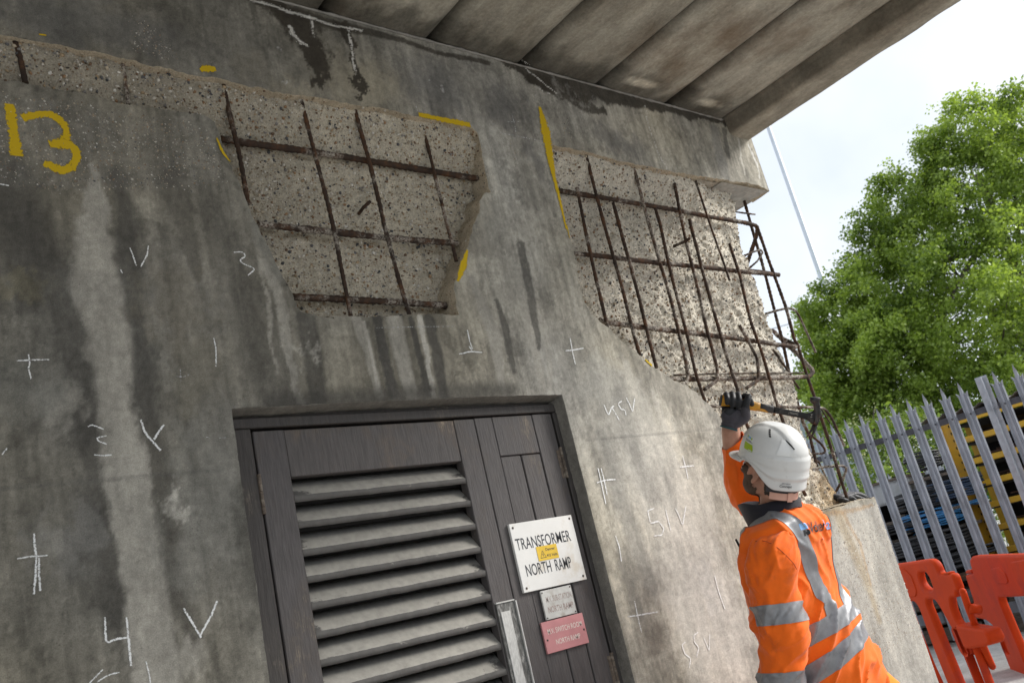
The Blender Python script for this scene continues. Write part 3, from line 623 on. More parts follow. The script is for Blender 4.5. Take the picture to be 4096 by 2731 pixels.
# right-hand chalk
for pts in [c(5, (955, 705), (970, 780), (990, 835)), c(5, (965, 812), (985, 842)), c(5, (900, 868), (980, 850), (1055, 857)), c(5, (1645, 758), (1660, 850), (1680, 935)), c(5, (1615, 845), (1670, 840), (1735, 828)),
            c(5, (1872, 1205), (1890, 1250), (1905, 1278), (1925, 1225), (1940, 1215)), c(5, (1925, 1225), (1950, 1265), (1975, 1310)), c(5, (1992, 1182), (1968, 1200), (1985, 1235), (2015, 1245), (2022, 1280)), c(5, (2022, 1160), (2045, 1205), (2065, 1255), (2080, 1165)),
            c(8, (1832, 125), (1850, 200), (1885, 365)), c(8, (1853, 125), (1875, 210), (1895, 305)), c(8, (1825, 222), (1880, 205), (1950, 200)), c(8, (2208, 395), (2165, 410), (2185, 495), (2240, 480), (2275, 530), (2260, 575), (2210, 578)), c(8, (2288, 405), (2322, 545)),
            c(8, (1950, 578), (1975, 650), (1990, 750)), c(8, (2078, 1015), (2098, 1110), (2125, 1225)), c(8, (2028, 1122), (2100, 1112), (2232, 1088)), c(9, (8, 395), (30, 440), (55, 508), (78, 380)), c(9, (270, 845), (300, 960), (340, 1070)),
            c(9, (75, 1290), (50, 1310), (70, 1370), (110, 1400), (100, 1465)), c(9, (160, 1225), (130, 1245), (135, 1290), (165, 1330), (150, 1388)), c(9, (198, 1262), (235, 1352), (238, 1238)), c(9, (55, 40), (80, 130), (92, 195)), c(9, (38, 118), (130, 108))]:
    cm(pts, (3.6, 4.8, 3.8), 'chalk', .006)
for pts in [c(5, (330, 692), (600, 685), (870, 682)), c(2, (1100, 880), (1280, 915), (1480, 955)), c(2, (1255, 770), (1275, 850), (1285, 915)), c(2, (1225, 822), (1300, 820)), c(2, (610, 715), (622, 765)), c(9, (360, 415), (380, 430), (365, 445), (400, 500)), c(4, (1165, 1018), (1240, 1020), (1290, 995)), c(4, (1210, 970), (1215, 1060)), c(4, (1365, 1420), (1410, 1430)), c(4, (1460, 1432), (1520, 1428))]:
    cm(pts, (2.2, 2.8, 2), 'chalk2', .006)
YC = [0.0]
def ym(pts, wid, rnd=.02): YC[0] += .00015; mark('paint_mark', pts, wid, 'yel', -.0012-YC[0], rnd); o = mark('paint_overspray', pts, [w*1.8+3 for w in wid], 'yels', -.0009+YC[0]*.1, rnd)
ym(c(1, (62, 700), (85, 850), (110, 1050)), (26, 25, 31)); ym(c(1, (148, 795), (250, 772), (345, 770), (430, 830), (450, 900), (430, 960)), (22, 20, 22, 20, 18, 30), .05)
ym(c(1, (330, 972), (430, 965), (500, 990), (522, 1060), (480, 1130), (410, 1150), (295, 1095)), (24, 30, 24, 20, 24, 26, 18), .05)
ym(c(1, (1345, 475), (1380, 462), (1450, 470)), (10, 24, 12)); ym(c(2, (628, 772), (760, 800), (975, 842)), (12, 15, 16)); ym(c(2, (1440, 720), (1470, 830), (1492, 950), (1530, 1160), (1580, 1360), (1620, 1540)), (8, 30, 22, 12, 8, 5), .05)
ym(c(5, (1622, 0), (1642, 90)), (4, 2)); ym(c(5, (955, 170), (925, 280), (890, 380)), (6, 20, 6)); ym(c(5, (2150, 905), (2195, 945)), (4, 6)); ym(c(1, (260, 235), (310, 242)), (5, 5)); ym(c(1, (1455, 930), (1490, 1020), (1545, 1090)), (4, 8, 3))

# ---- lime crust standing off the damp joint
cr = MB()
for pts, w_ in lime[:7]:
    P = resample([W(x, y, -.003) for x, y in pts], .006)
    for p in P:
        for _ in range(3):
            r = random.uniform(.0008, .0026)*max(w_)/4; q = p+np.array([random.gauss(0, .004), random.uniform(-.004, .001), random.gauss(0, .004)])
            cr.add(IV*r*np.array([1, .6, 1.2])+q, IF)
MT['lime'] = simple('white_lime_crust', (.66, .65, .61), .9, .2, 60)
o = cr.build('lime_crust', MT['lime'], wall, True); o['kind'] = 'stuff'

# ================================================================== deck overhead
deck = empty('bridge_deck', (2.5, -3.5, ZT), 'weathered concrete ramp deck overhead with joints between its soffit slabs', 'bridge deck')
m, n, l, b = nodes('soffit_concrete'); v = coords(n)
f1 = tex_noise(n, l, v, 3.2, 8, .68, (1.6, .5, 1)); f2 = tex_noise(n, l, v, 60, 6, .7); f3 = tex_noise(n, l, v, 7, 8, .72, (1.7, .8, 1)); f4 = tex_noise(n, l, v, 1.5, 5, .6)
cc = ramp(n, l, f1, [(.3, (.25, .222, .175)), (.45, (.38, .352, .29)), (.6, (.49, .462, .39)), (.75, (.56, .532, .46))])
cc = mixc(n, l, cc, ramp(n, l, f2, [(.3, .78), (.7, 1.15)]), 1.0, 'MULTIPLY'); cc = mixc(n, l, cc, ramp(n, l, f3, [(.33, .72), (.62, 1.12)]), 1.0, 'MULTIPLY')
cc = mixc(n, l, cc, (.14, .085, .045), ramp(n, l, f4, [(.54, 0.0), (.70, .6)]))
at = n.new('ShaderNodeAttribute'); at.attribute_name = 'Col'; cc = mixc(n, l, cc, at.outputs['Color'], 1.0, 'MULTIPLY')
l.new(cc, b.inputs['Base Color']); b.inputs['Roughness'].default_value = .92; b.inputs['Specular IOR Level'].default_value = .2; nb = bump(n, l, b, f2, .006, .7); bump(n, l, b, f1, .02, .4, nb)
MT['soffit'] = m
joints = [-5.93, -5.42, -4.91, -4.40, -3.89, -3.38, -2.87, -2.36, -1.855, -1.35, -.845, -.34, .165, .67, 1.175, 1.69, 2.20, 2.715, 3.22, 3.735, 4.222]
Y0, Y1 = .30, -3.4  # unseen reach, forward and to the left, sized to shade the wall
for i, (a, b_) in enumerate(zip(joints, joints[1:])):
    dz = random.uniform(-.006, .006); ys = np.r_[np.arange(Y0, Y1, -.02), Y1]; G = .006
    secs = [(a+G, ZT+.05), (a+G, ZT+.030), (a+.055, ZT+.004), (a+.075, ZT), (a+.11, ZT)] + [(a+.11+(b_-a-.17)*k/14, ZT) for k in range(1, 15)] + [(b_-.05, ZT+.001), (b_-.018, ZT+.012), (b_-G, ZT+.05)]
    ns = len(secs); v = np.array([[x, y, z+dz+(.003*(vn(x*9+i*7, y*2, 3)-.5))] for y in ys for x, z in secs]); k = np.arange(len(ys)-1)[:, None]*ns+np.arange(ns-1)[None]
    F = np.stack([k, k+1, k+ns+1, k+ns], -1).reshape(-1, 4)
    x, y = v[:, 0], v[:, 1]; w1 = fbm(x*14, y*8, 81+i, 5, .6)
    g = .72+.5*fbm(np.full_like(x, i*3.7), y*.7, 5, 3)
    g = g*(1-.55*(1-sstep(.0, .09, x-a+.04*(w1-.5)))) * (1-.35*(1-sstep(0, .05, b_-x+.04*(w1-.5))))          # darker along each joint
    g = g*(1-.62*(1-sstep(.05, .22, -y+.26*(w1-.5))))                                                        # darker along the wall
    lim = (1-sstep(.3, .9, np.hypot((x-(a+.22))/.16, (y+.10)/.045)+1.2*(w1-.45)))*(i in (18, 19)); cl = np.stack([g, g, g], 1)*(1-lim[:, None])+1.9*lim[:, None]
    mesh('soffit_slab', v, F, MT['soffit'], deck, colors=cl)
eb = []
ysn = np.r_[np.arange(.30, Y1, -.03), Y1]
sec = [(4.224, ZT+.02), (4.226, ZT-.02), (4.232, ZT-.075), (4.246, ZT-.093), (4.275, ZT-.099), (4.36, ZT-.100), (4.404, ZT-.098), (4.414, ZT-.088), (4.420, ZT-.05), (4.422, ZT+.1), (4.424, ZT+.55)]
v = np.array([[x+.004*(vn(y*9, z*20, 2)-.5), y, z+.010*(fbm(np.array(y*6), np.array(x*9), 3)-.5)] for y in ysn for x, z in sec]); ns = len(sec); k = np.arange(len(ysn)-1)[:, None]*ns+np.arange(ns-1)[None]
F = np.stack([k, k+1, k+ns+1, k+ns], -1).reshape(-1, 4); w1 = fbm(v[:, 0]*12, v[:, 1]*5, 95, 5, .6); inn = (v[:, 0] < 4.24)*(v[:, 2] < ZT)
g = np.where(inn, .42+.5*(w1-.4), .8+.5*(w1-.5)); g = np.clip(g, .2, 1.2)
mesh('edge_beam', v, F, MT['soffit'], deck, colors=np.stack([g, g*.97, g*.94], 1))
b = MB(); b.box((-5.95, Y1, ZT+.056), (4.40, .9, ZT+.5)); b.build('deck_slab', MT['plainconc'], deck)
# mortar fillet squeezed along the foot of the slabs
P = resample([(-2, -.004, ZT-.004), (4.2, -.004, ZT-.004)], .02); t = np.arange(len(P))*.02
MB().tube(P, .006*(.4+1.1*fbm(t*9, t*0, 8, 4)), 6, True, .3).build('mortar_joint', MT['plainconc'], deck, True)
# ================================================================== timber double door
def wood(name, base, dirt, worn, amount=.6):
    m, n, l, b = nodes(name); v = coords(n)
    f1 = tex_noise(n, l, v, 16, 7, .65, (9, 9, .8)); f2 = tex_noise(n, l, v, 60, 4, .6, (4, 4, .5)); f3 = tex_noise(n, l, v, 5, 7, .7, (1, 1, .6))
    cc = ramp(n, l, f1, [(.3, tuple(x*.72 for x in base)), (.7, tuple(x*1.3 for x in base))])
    cc = mixc(n, l, cc, dirt, ramp(n, l, f3, [(.5, 0.0), (.68, amount)]))
    cc = mixc(n, l, cc, worn, math_(n, l, 'MULTIPLY', ramp(n, l, f3, [(.58, 0.0), (.66, .9)]), ramp(n, l, f2, [(.46, 0.0), (.56, 1.0)])))
    l.new(cc, b.inputs['Base Color']); b.inputs['Roughness'].default_value = .62; b.inputs['Specular IOR Level'].default_value = .4
    nb = bump(n, l, b, f1, .003, .8); bump(n, l, b, f2, .0015, .7, nb); return m
MT['paint'] = wood('dark_painted_timber', (.078, .071, .071), (.090, .070, .052), (.20, .165, .125), .45)
MT['paintw'] = wood('worn_painted_timber', (.082, .074, .072), (.135, .098, .07), (.33, .27, .20), .8)
MT['frame'] = wood('dark_frame_timber', (.048, .043, .041), (.075, .062, .05), (.16, .14, .11), .4)
m, n, l, b = nodes('dusty_slat'); v = coords(n)
f1 = tex_noise(n, l, v, 9, 8, .72, (1, 1, 2.2)); at = n.new('ShaderNodeAttribute'); at.attribute_name = 'Col'
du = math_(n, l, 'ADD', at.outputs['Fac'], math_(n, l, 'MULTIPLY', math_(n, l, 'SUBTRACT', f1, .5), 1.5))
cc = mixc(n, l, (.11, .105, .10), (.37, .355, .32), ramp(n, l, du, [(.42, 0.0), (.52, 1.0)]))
cc = mixc(n, l, cc, ramp(n, l, tex_noise(n, l, v, 40, 5, .6), [(.3, .82), (.7, 1.12)]), 1.0, 'MULTIPLY')
l.new(cc, b.inputs['Base Color']); b.inputs['Roughness'].default_value = .9; MT['slat'] = m
MT['hinge'] = simple('rusty_painted_hinge', (.11, .085, .065), .7, .5, 60, .003, dirt=(.24, .21, .17), dscale=40)
MT['steel'] = simple('dull_screw_steel', (.10, .095, .085), .5, .3, 200, metal=.6)
FY = .055
door = empty('timber_door', (1.8, FY, 0), 'dark weathered timber double door with louvred left leaf in the concrete wall', 'door')
def slab(name, x0, x1, z0, z1, y0, y1, mat, par, bev=.0025, jag=0):
    o = MB().box((x0, y0, z0), (x1, y1, z1)).build(name, mat, par); add_bevel(o, bev, 1); return o
# frame, set in the opening
fr = MB()
fr.box((DX0+.012, .052, -.02), (1.172, .14, 1.838)); fr.box((DX0+.004, .090, -.02), (DX0+.030, .2, DZ1-.004))
fr.box((2.418, .052, -.02), (2.448, .14, 1.838)); fr.box((DX0+.012, .052, 1.840), (2.448, .14, 1.872))
fr.box((DX0+.004, .078, 1.874), (2.462, .16, 1.905)); o = fr.build('door_frame', MT['frame'], door); add_bevel(o, .003, 1)
MB().box((1.0, .16, -.02), (2.5, .175, 1.93)).build('door_backing', simple('dark_interior', (.02, .02, .02), .9), door)
MB().box((DX0-.06, .10, -.02), (DX0+.003, .33, 1.95)).build('opening_side', MT['plainconc'], door)
rv = reveal(door_o, MT['conc'], 91, lambda x, z: np.full_like(x, .10)); vcol_ = rv.data.color_attributes['Col']; n_v = len(rv.data.vertices); vcol_.data.foreach_set('color', np.tile([.20, .19, .17, 1], n_v).astype(np.float32))
# left leaf
def leaf(name, x0, x1):
    o = MB().box((x0+.01, .120, .02), (x1-.01, .126, 1.82)).build(name, simple(name+'_back', (.022, .021, .021), .9), door); return o
L1 = leaf('louvred_leaf', 1.178, 2.029)
slab('stile', 1.179, 1.281, .012, 1.830, FY, .095, MT['paint'], L1); slab('stile', 1.9375, 2.0285, .012, 1.8305, FY, .095, MT['paint'], L1)
slab('top_rail', 1.2815, 1.937, 1.679, 1.8295, FY+.002, .095, MT['paintw'], L1); slab('bottom_rail', 1.2815, 1.937, .012, .19, FY+.002, .095, MT['paint'], L1)
for k in range(18):
    zb = 1.597-.0808*k+random.uniform(-.0022, .0022); du_ = random.uniform(-.10, .10); tl = random.uniform(-.003, .003)
    if zb < .2: break
    xs = np.linspace(1.282, 1.937, 60); sec = [(FY+.004, 0), (FY+.002, .019), (FY+.006, .0215), (.113, .0795), (.118, .072), (FY+.012, .004)]
    v = []; cl = []
    for x in xs:
        j = (fbm(np.array(x*25), np.array(k*3.1), 7, 3)-.5)*.0035; e = min(x-1.282, 1.937-x)
        for q, (y, dz) in enumerate(sec):
            v.append((x, y+(j*.4 if q < 2 else 0), zb+dz+tl*(x-1.6)+(j if q in (0, 1) else 0)))
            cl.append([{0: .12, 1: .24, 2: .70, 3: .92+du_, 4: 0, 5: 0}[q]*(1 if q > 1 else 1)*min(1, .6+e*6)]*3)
    ns = len(sec); F = [(i*ns+q, i*ns+(q+1) % ns, (i+1)*ns+(q+1) % ns, (i+1)*ns+q) for i in range(59) for q in range(ns)]
    mesh('louvre_slat', v, np.array(F), MT['slat'], L1, colors=np.array(cl))
# right leaf
L2 = leaf('planked_leaf', 2.031, 2.412)
slab('stile', 2.0315, 2.1125, .012, 1.8325, FY, .095, MT['paint'], L2); slab('stile', 2.3115, 2.4095, .012, 1.8345, FY, .095, MT['paint'], L2)
slab('top_rail', 2.1145, 2.3095, 1.684, 1.8335, FY+.0012, .095, MT['paint'], L2)
slab('plank', 2.1145, 2.2115, .02, 1.681, FY+.003, .09, MT['paint'], L2, .003); slab('plank', 2.2165, 2.3095, .02, 1.6805, FY+.0035, .09, MT['paint'], L2, .003)
MB().box((2.210, .085, .02), (2.2175, .0905, 1.66)).build('plank_groove', MT['frame'], L2)
for x, z, par in ((1.176, 1.63, L1), (1.176, .35, L1), (2.4125, 1.632, L2), (2.4125, .86, L2), (2.4125, .25, L2)):
    b = MB()
    for q in range(5): b.tube([(x, FY-.003, z-.056+q*.023), (x, FY-.003, z-.056+q*.023+.0215)], .0062, 10)
    b.tube([(x, FY-.003, z+.058), (x, FY-.003, z+.064)], .0072, 8); b.box((x-.022, FY-.0012, z-.055), (x-.005, FY+.001, z+.055)); b.build('hinge', MT['hinge'], par)
# cover plate over the meeting stiles
MT['plate'] = simple('speckled_grey_plate', (.105, .105, .10), .6, .6, 120, .001, dirt=(.33, .33, .32), dscale=60, stretch=(1, 1, .4))
MT['wpaint'] = simple('worn_white_paint', (.50, .50, .485), .6, .2, 200, .001, dirt=(.22, .21, .2), dscale=30, stretch=(1, 1, .3))
pl = slab('cover_plate', 1.943, 2.028, .15, 1.176, FY-.0075, FY-.0004, MT['plate'], door, .0015)
slab('white_strip', 1.9535, 1.995, .16, 1.148, FY-.011, FY-.0077, MT['wpaint'], pl, .0012); slab('plate_edge', 2.0235, 2.029, .15, 1.176, FY-.014, FY-.0002, MT['wpaint'], pl, .0008)
slab('plate_edge', 1.9425, 2.0232, 1.1765, 1.1815, FY-.011, FY-.0004, MT['wpaint'], pl, .0008)

# ------------------------------------------------------------------ lettering
def text(body, x0, x1, z0, z1, y, mat, par, name='lettering', bold=0.0, shear=0.0, M=None, thick=.0003, spacing=1.0):
    cu = bpy.data.curves.new(name, 'FONT'); cu.body = body; cu.size = 1; cu.offset = bold; cu.resolution_u = 3; cu.shear = shear; cu.space_character = spacing
    o = bpy.data.objects.new(name, cu); C.objects.link(o); dg = bpy.context.evaluated_depsgraph_get()
    me = bpy.data.meshes.new_from_object(o.evaluated_get(dg)); C.objects.unlink(o); bpy.data.objects.remove(o)
    n = len(me.vertices); co = np.zeros(n*3); me.vertices.foreach_get('co', co); co = co.reshape(-1, 3); lo = co.min(0); hi = co.max(0)
    q = np.zeros_like(co); q[:, 0] = x0+(co[:, 0]-lo[0])/(hi[0]-lo[0])*(x1-x0); q[:, 2] = z0+(co[:, 1]-lo[1])/(hi[1]-lo[1])*(z1-z0); q[:, 1] = y
    if M is not None: q = np.array([M @ Vector((a, b_, c_)) for a, b_, c_ in q])
    me.vertices.foreach_set('co', q.ravel()); me.update(); me.name = name
    return link(name, me, par, mat)
MT['ink'] = simple('sign_black', (.022, .026, .035), .5, .1, 60)
MT['enamel'] = simple('white_enamel', (.74, .74, .72), .35, .04, 12, dirt=(.62, .58, .50), dscale=14)
MT['fadedink'] = simple('faded_lettering', (.33, .27, .25), .7, .35, 160); MT['fadedwhite'] = simple('chipped_white_enamel', (.52, .52, .50), .6, .12, 30, dirt=(.36, .33, .29), dscale=24)
MT['pink'] = simple('faded_red_enamel', (.54, .235, .245), .5, .14, 9, dirt=(.56, .27, .27), dscale=7); MT['letw'] = simple('cream_lettering', (.70, .64, .58), .6, .05, 60)
MT['yellow'] = simple('yellow_vinyl', (.70, .47, .035), .45, .08, 30); MT['screw'] = simple('rusty_screw_head', (.075, .06, .05), .5, .4, 200, metal=.5); MT['halo'] = chalk('rust_halo', (.40, .27, .15), .45, .3, 90)
def screw(x, z, y, par, r=.0042, halo=True):
    b = MB().tube([(x, y+.001, z), (x, y-.0012, z), (x, y-.0022, z)], [r, r, r*.6], 12); b.build('screw', MT['screw'], par, True)
    if halo:
        v = [(x, y-.00025, z-.004)]+[(x+.011*math.cos(t*.5236), y-.00025, z-.004+.013*math.sin(t*.5236)) for t in range(12)]; cl = np.array([[.95]*3]+[[.35]*3]*12)
        mesh('rust_halo', v, [(0, i+1, (i+1) % 12+1) for i in range(12)], MT['halo'], par, colors=cl)
def signboard(name, label, x0, x1, z0, z1, y0, y1, mat):
    o = MB().box((x0, y0, z0), (x1, y1, z1)).build(name, mat); add_bevel(o, .0012, 1); return tag(o, label, 'sign')
s1 = signboard('door_sign', 'large white enamel sign with TRANSFORMER NORTH RAMP lettering screwed to the door', 2.071, 2.376, 1.193, 1.434, FY-.012, FY-.0005, MT['enamel'])
ys = FY-.0125
for x, z in ((2.085, 1.419), (2.362, 1.421), (2.361, 1.208), (2.086, 1.207)): screw(x, z, ys+.0004, s1)
from_px = lambda x, y: tuple(W((1980+x/2.614)/1.74150, (2040+y/2.614)/1.74150, FY-.0125)[[0, 2]])
def box_of(*p): q = np.array([from_px(*a) for a in p]); return q[:, 0].min(), q[:, 0].max(), q[:, 1].min(), q[:, 1].max()
a = from_px(205, 300); b_ = from_px(800, 317); z0, z1 = from_px(253, 417)[1], from_px(205, 300)[1]; text('TRANSFORMER', a[0], b_[0], z0, z1, ys, MT['ink'], s1, bold=.004)
a = from_px(312, 572); b_ = from_px(600, 640); z0, z1 = from_px(348, 692)[1], from_px(312, 572)[1]; text('NORTH', a[0], b_[0], z0, z1, ys, MT['ink'], s1, bold=.004)
a = from_px(620, 520); b_ = from_px(806, 600); text('RAMP', a[0]-.001, b_[0]+.002, z0, z1, ys, MT['ink'], s1, bold=.004)
st = slab('warning_label', 2.1685, 2.2670, 1.2885, 1.3395, ys-.0008, ys-.0003, MT['yellow'], s1, .0001)
y2 = ys-.0010
text('Danger', 2.2105, 2.2555, 1.3175, 1.3300, y2, MT['ink'], st, bold=.02); text('415 Volts', 2.2105, 2.2620, 1.2985, 1.3085, y2, MT['ink'], st, bold=.02)
cxs, cz0, cz1 = 2.1935, 1.2970, 1.3245; tri = [(cxs-.0148, cz0), (cxs+.0148, cz0), (cxs, cz1)]; tri2 = [(cxs+(x-cxs)*.80, cz0+(z-cz0)*.80+.0019) for x, z in tri]
MB().add([(x, y2, z) for x, z in tri+tri2], [(0, 1, 4, 3), (1, 2, 5, 4), (2, 0, 3, 5)]).build('warning_triangle', MT['ink'], st)
bolt = [(cxs+.002, cz0+.019), (cxs-.004, cz0+.0105), (cxs-.0005, cz0+.0115), (cxs-.001, cz0+.004), (cxs+.0045, cz0+.0135), (cxs+.0005, cz0+.0125)]
MB().add([(x, y2, z) for x, z in bolt], [(0, 1, 2, 5), (2, 3, 4, 5)]).build('lightning_bolt', MT['ink'], st)
s2 = signboard('faded_sign', 'small chipped white sign with faded M.V. SUB-STATION lettering below the large sign', 2.146, 2.293, 1.087, 1.187, FY-.008, FY-.0005, MT['fadedwhite'])
ys2 = FY-.0082; text('M.V. SUB-STATION', 2.164, 2.285, 1.144, 1.165, ys2, MT['fadedink'], s2, bold=.012); text('NORTH RAMP', 2.163, 2.284, 1.108, 1.130, ys2, MT['fadedink'], s2, bold=.025)
for x, z in ((2.152, 1.180), (2.287, 1.181), (2.287, 1.093), (2.152, 1.093)): screw(x, z, ys2+.0003, s2, .0028, False)
s3 = signboard('red_sign', 'faded red sign with M.V. SWITCH ROOM lettering, lowest of the three signs', 2.116, 2.316, .978, 1.0835, FY-.009, FY-.0005, MT['pink'])
ys3 = FY-.0092; text('M.V. SWITCH ROOM', 2.137, 2.301, 1.0395, 1.0575, ys3, MT['letw'], s3, bold=.004); text('NORTH RAMP', 2.165, 2.281, 1.0005, 1.018, ys3, MT['letw'], s3, bold=.004)
for x, z in ((2.128, 1.022), (2.305, 1.026)): screw(x, z, ys3+.0003, s3, .0036, False)
# ================================================================== the worker
from mathutils.bvhtree import BVHTree
def V3(a): return np.asarray(a, float)
def ell(M, c_, r, n=20, m=14):            # ellipsoid into a collector; r = radii, M = 3 axes as rows
    M = np.eye(3) if M is None else np.asarray(M); v = []; f = []
    for i in range(m+1):
        a = math.pi*i/m
        for j in range(n):
            b = 2*math.pi*j/n; p = np.array([math.sin(a)*math.cos(b)*r[0], math.sin(a)*math.sin(b)*r[1], math.cos(a)*r[2]]); v.append(V3(c_)+p@M)
    for i in range(m):
        for j in range(n): f.append((i*n+j, (i+1)*n+j, (i+1)*n+(j+1) % n, i*n+(j+1) % n))
    return v, f
def limb(mb, pts, rad, n=16, sub=4, el=None):     # tapered limb with round ends; el = flattening axis and ratio
    P = np.array([V3(p) for p in pts]); R = np.array(rad, float); d = np.r_[0, np.cumsum(np.linalg.norm(np.diff(P, axis=0), axis=1))]
    t = np.linspace(0, d[-1], (len(P)-1)*sub+1)
    def cr(Y):                              # smooth interpolation
        Y2 = np.vstack([2*Y[0]-Y[1], Y, 2*Y[-1]-Y[-2]]) if Y.ndim > 1 else np.r_[2*Y[0]-Y[1], Y, 2*Y[-1]-Y[-2]]; o = []
        for i in range(len(P)-1):
            p0, p1, p2, p3 = Y2[i], Y2[i+1], Y2[i+2], Y2[i+3]
            for k in range(sub):
                s = k/sub; o.append(.5*((2*p1)+(-p0+p2)*s+(2*p0-5*p1+4*p2-p3)*s*s+(-p0+3*p1-3*p2+p3)*s**3))
        o.append(Y[-1]); return np.array(o)
    Q = cr(P); S = np.maximum(cr(R), .002)
    mb.tube(Q, list(S), n)
    for p, r in ((Q[0], S[0]), (Q[-1], S[-1])): mb.add(*ell(None, p, (r*.995,)*3, 14, 10))
    return mb
def loft(mb, rings, n=48):                # rings: (centre, side axis, front axis, a, b, squareness)
    v = []; f = []
    for c_, s, fr, a, b, e in rings:
        for j in range(n):
            t = 2*math.pi*j/n; ct, st_ = math.cos(t), math.sin(t); v.append(V3(c_)+V3(s)*a*math.copysign(abs(ct)**e, ct)+V3(fr)*b*math.copysign(abs(st_)**e, st_))
    m = len(rings)
    for i in range(m-1):
        for j in range(n): f.append((i*n+j, i*n+(j+1) % n, (i+1)*n+(j+1) % n, (i+1)*n+j))
    f.append(tuple(range(n-1, -1, -1))); f.append(tuple((m-1)*n+j for j in range(n))); return mb.add(v, f)
def remesh(mb, voxel, smooth=4, fac=.5):
    me = bpy.data.meshes.new('tmp'); me.from_pydata(mb.v, [], mb.f); bm = bmesh.new(); bm.from_mesh(me); bmesh.ops.recalc_face_normals(bm, faces=bm.faces); bm.to_mesh(me); bm.free()
    o = bpy.data.objects.new('tmp', me); C.objects.link(o)
    r = o.modifiers.new('r', 'REMESH'); r.mode = 'VOXEL'; r.voxel_size = voxel
    if smooth: s = o.modifiers.new('s', 'SMOOTH'); s.iterations = smooth; s.factor = fac
    res = bpy.data.meshes.new_from_object(o.evaluated_get(bpy.context.evaluated_depsgraph_get())); C.objects.unlink(o); bpy.data.objects.remove(o); return res
def get(me):
    n = len(me.vertices); co = np.zeros(n*3); me.vertices.foreach_get('co', co); no = np.zeros(n*3); me.vertices.foreach_get('normal', no); return co.reshape(-1, 3), no.reshape(-1, 3)
def put(me, co): me.vertices.foreach_set('co', co.ravel()); me.update()
def displace(me, fn): co, no = get(me); put(me, co+no*fn(co)[:, None])
def n3(p, s, k=0):                        # cheap solid noise from three planes
    return (fbm(p[:, 0]*s, p[:, 2]*s, k, 4)+fbm(p[:, 1]*s, p[:, 2]*s, k+5, 4)+fbm(p[:, 0]*s, p[:, 1]*s, k+9, 4))/3-.5

def fabric(name, col, sheen=.0, dirt=None, rough=.8, wv=700):
    m, n, l, b = nodes(name); v = coords(n); f = tex_noise(n, l, v, 14, 6, .6); w = tex_noise(n, l, v, wv, 2, .5)
    cc = ramp(n, l, f, [(.3, tuple(x*.88 for x in col)), (.7, tuple(min(1, x*1.06) for x in col))])
    if dirt: cc = mixc(n, l, cc, dirt, ramp(n, l, tex_noise(n, l, v, 6.5, 8, .74), [(.53, 0.0), (.72, .6)]))
    l.new(cc, b.inputs['Base Color']); b.inputs['Roughness'].default_value = rough; b.inputs['Specular IOR Level'].default_value = .25
    b.inputs['Sheen Weight'].default_value = sheen; nb = bump(n, l, b, f, .004, .5); bump(n, l, b, w, .0006, .6, nb); return m
MT['orange'] = fabric('hi_vis_orange_cloth', (.93, .155, .008), .15, (.45, .10, .03)); MT['trous'] = fabric('hi_vis_yellow_orange_cloth', (.90, .25, .012), .1, (.4, .14, .03))
MT['navy'] = fabric('navy_cloth', (.014, .014, .022), .2); MT['knit'] = fabric('grey_glove_knit', (.055, .052, .062), .2, None, .85, 420); MT['nitrile'] = fabric('black_glove_coating', (.022, .023, .026), 0, None, .48)
MT['teal'] = fabric('teal_glove_hem', (.02, .09, .10)); m, n, l, b = nodes('reflective_tape'); v = coords(n)
l.new(ramp(n, l, tex_noise(n, l, v, 26, 5, .6), [(.3, (.20, .205, .22)), (.7, (.30, .305, .32))]), b.inputs['Base Color']); b.inputs['Roughness'].default_value = .42; b.inputs['Metallic'].default_value = .25
w = n.new('ShaderNodeTexWave'); w.inputs['Scale'].default_value = 160; l.new(v, w.inputs['Vector']); bump(n, l, b, w.outputs['Fac'], .0003, .4); MT['tape'] = m
m, n, l, b = nodes('skin'); v = coords(n); f = tex_noise(n, l, v, 30, 5, .6)
l.new(ramp(n, l, f, [(.3, (.40, .20, .135)), (.7, (.52, .29, .205))]), b.inputs['Base Color']); b.inputs['Roughness'].default_value = .5; b.inputs['Subsurface Weight'].default_value = .12; b.inputs['Subsurface Radius'].default_value = (.01, .004, .002)
bump(n, l, b, tex_noise(n, l, v, 350, 3, .6), .0006, .5); MT['skin'] = m
MT['hair'] = simple('dark_brown_hair', (.030, .019, .013), .6, .5, 300); MT['beard'] = simple('brown_beard', (.075, .043, .026), .65, .5, 300)

PX = 4096/2352
Fp = V3((-.105, .9945, 0)); Rp = V3((.9945, .105, 0)); ZU = V3((0, 0, 1.))
man = empty('person', (2.95, -.40, 0), 'worker in orange hi-vis jacket and white helmet raising a hammer beside the wall', 'person')

# ---- head frame: turned left and tilted up
R2 = RT.copy(); R2[2] = 0; R2 /= np.linalg.norm(R2); A2 = FW.copy(); A2[2] = 0; A2 /= np.linalg.norm(A2)
hf = -.54*R2+.842*A2; pit = math.radians(29); hr = np.cross(hf, ZU); Hf = hf*math.cos(pit)+ZU*math.sin(pit); Hu = ZU*math.cos(pit)-hf*math.sin(pit)
roll = math.radians(-2); Hr = hr*math.cos(roll)+Hu*math.sin(roll); Hu = np.cross(Hr, Hf)
HC = TP(1769, 1077, 3.28)
def hp(x, y, z): return HC+Hr*x+Hf*y+Hu*z
HM = np.array([Hr, Hf, Hu])
SL = TP(1768, 1240, 3.17); SR = TP(1862, 1208, 3.46); EL = TP(1787, 1400, 3.12); WL = TP(1796, 1560, 3.10); HL = TP(1802, 1650, 3.08)
ER = TP(1716, 1140, 3.56); WR = TP(1680, 1003, 3.49)
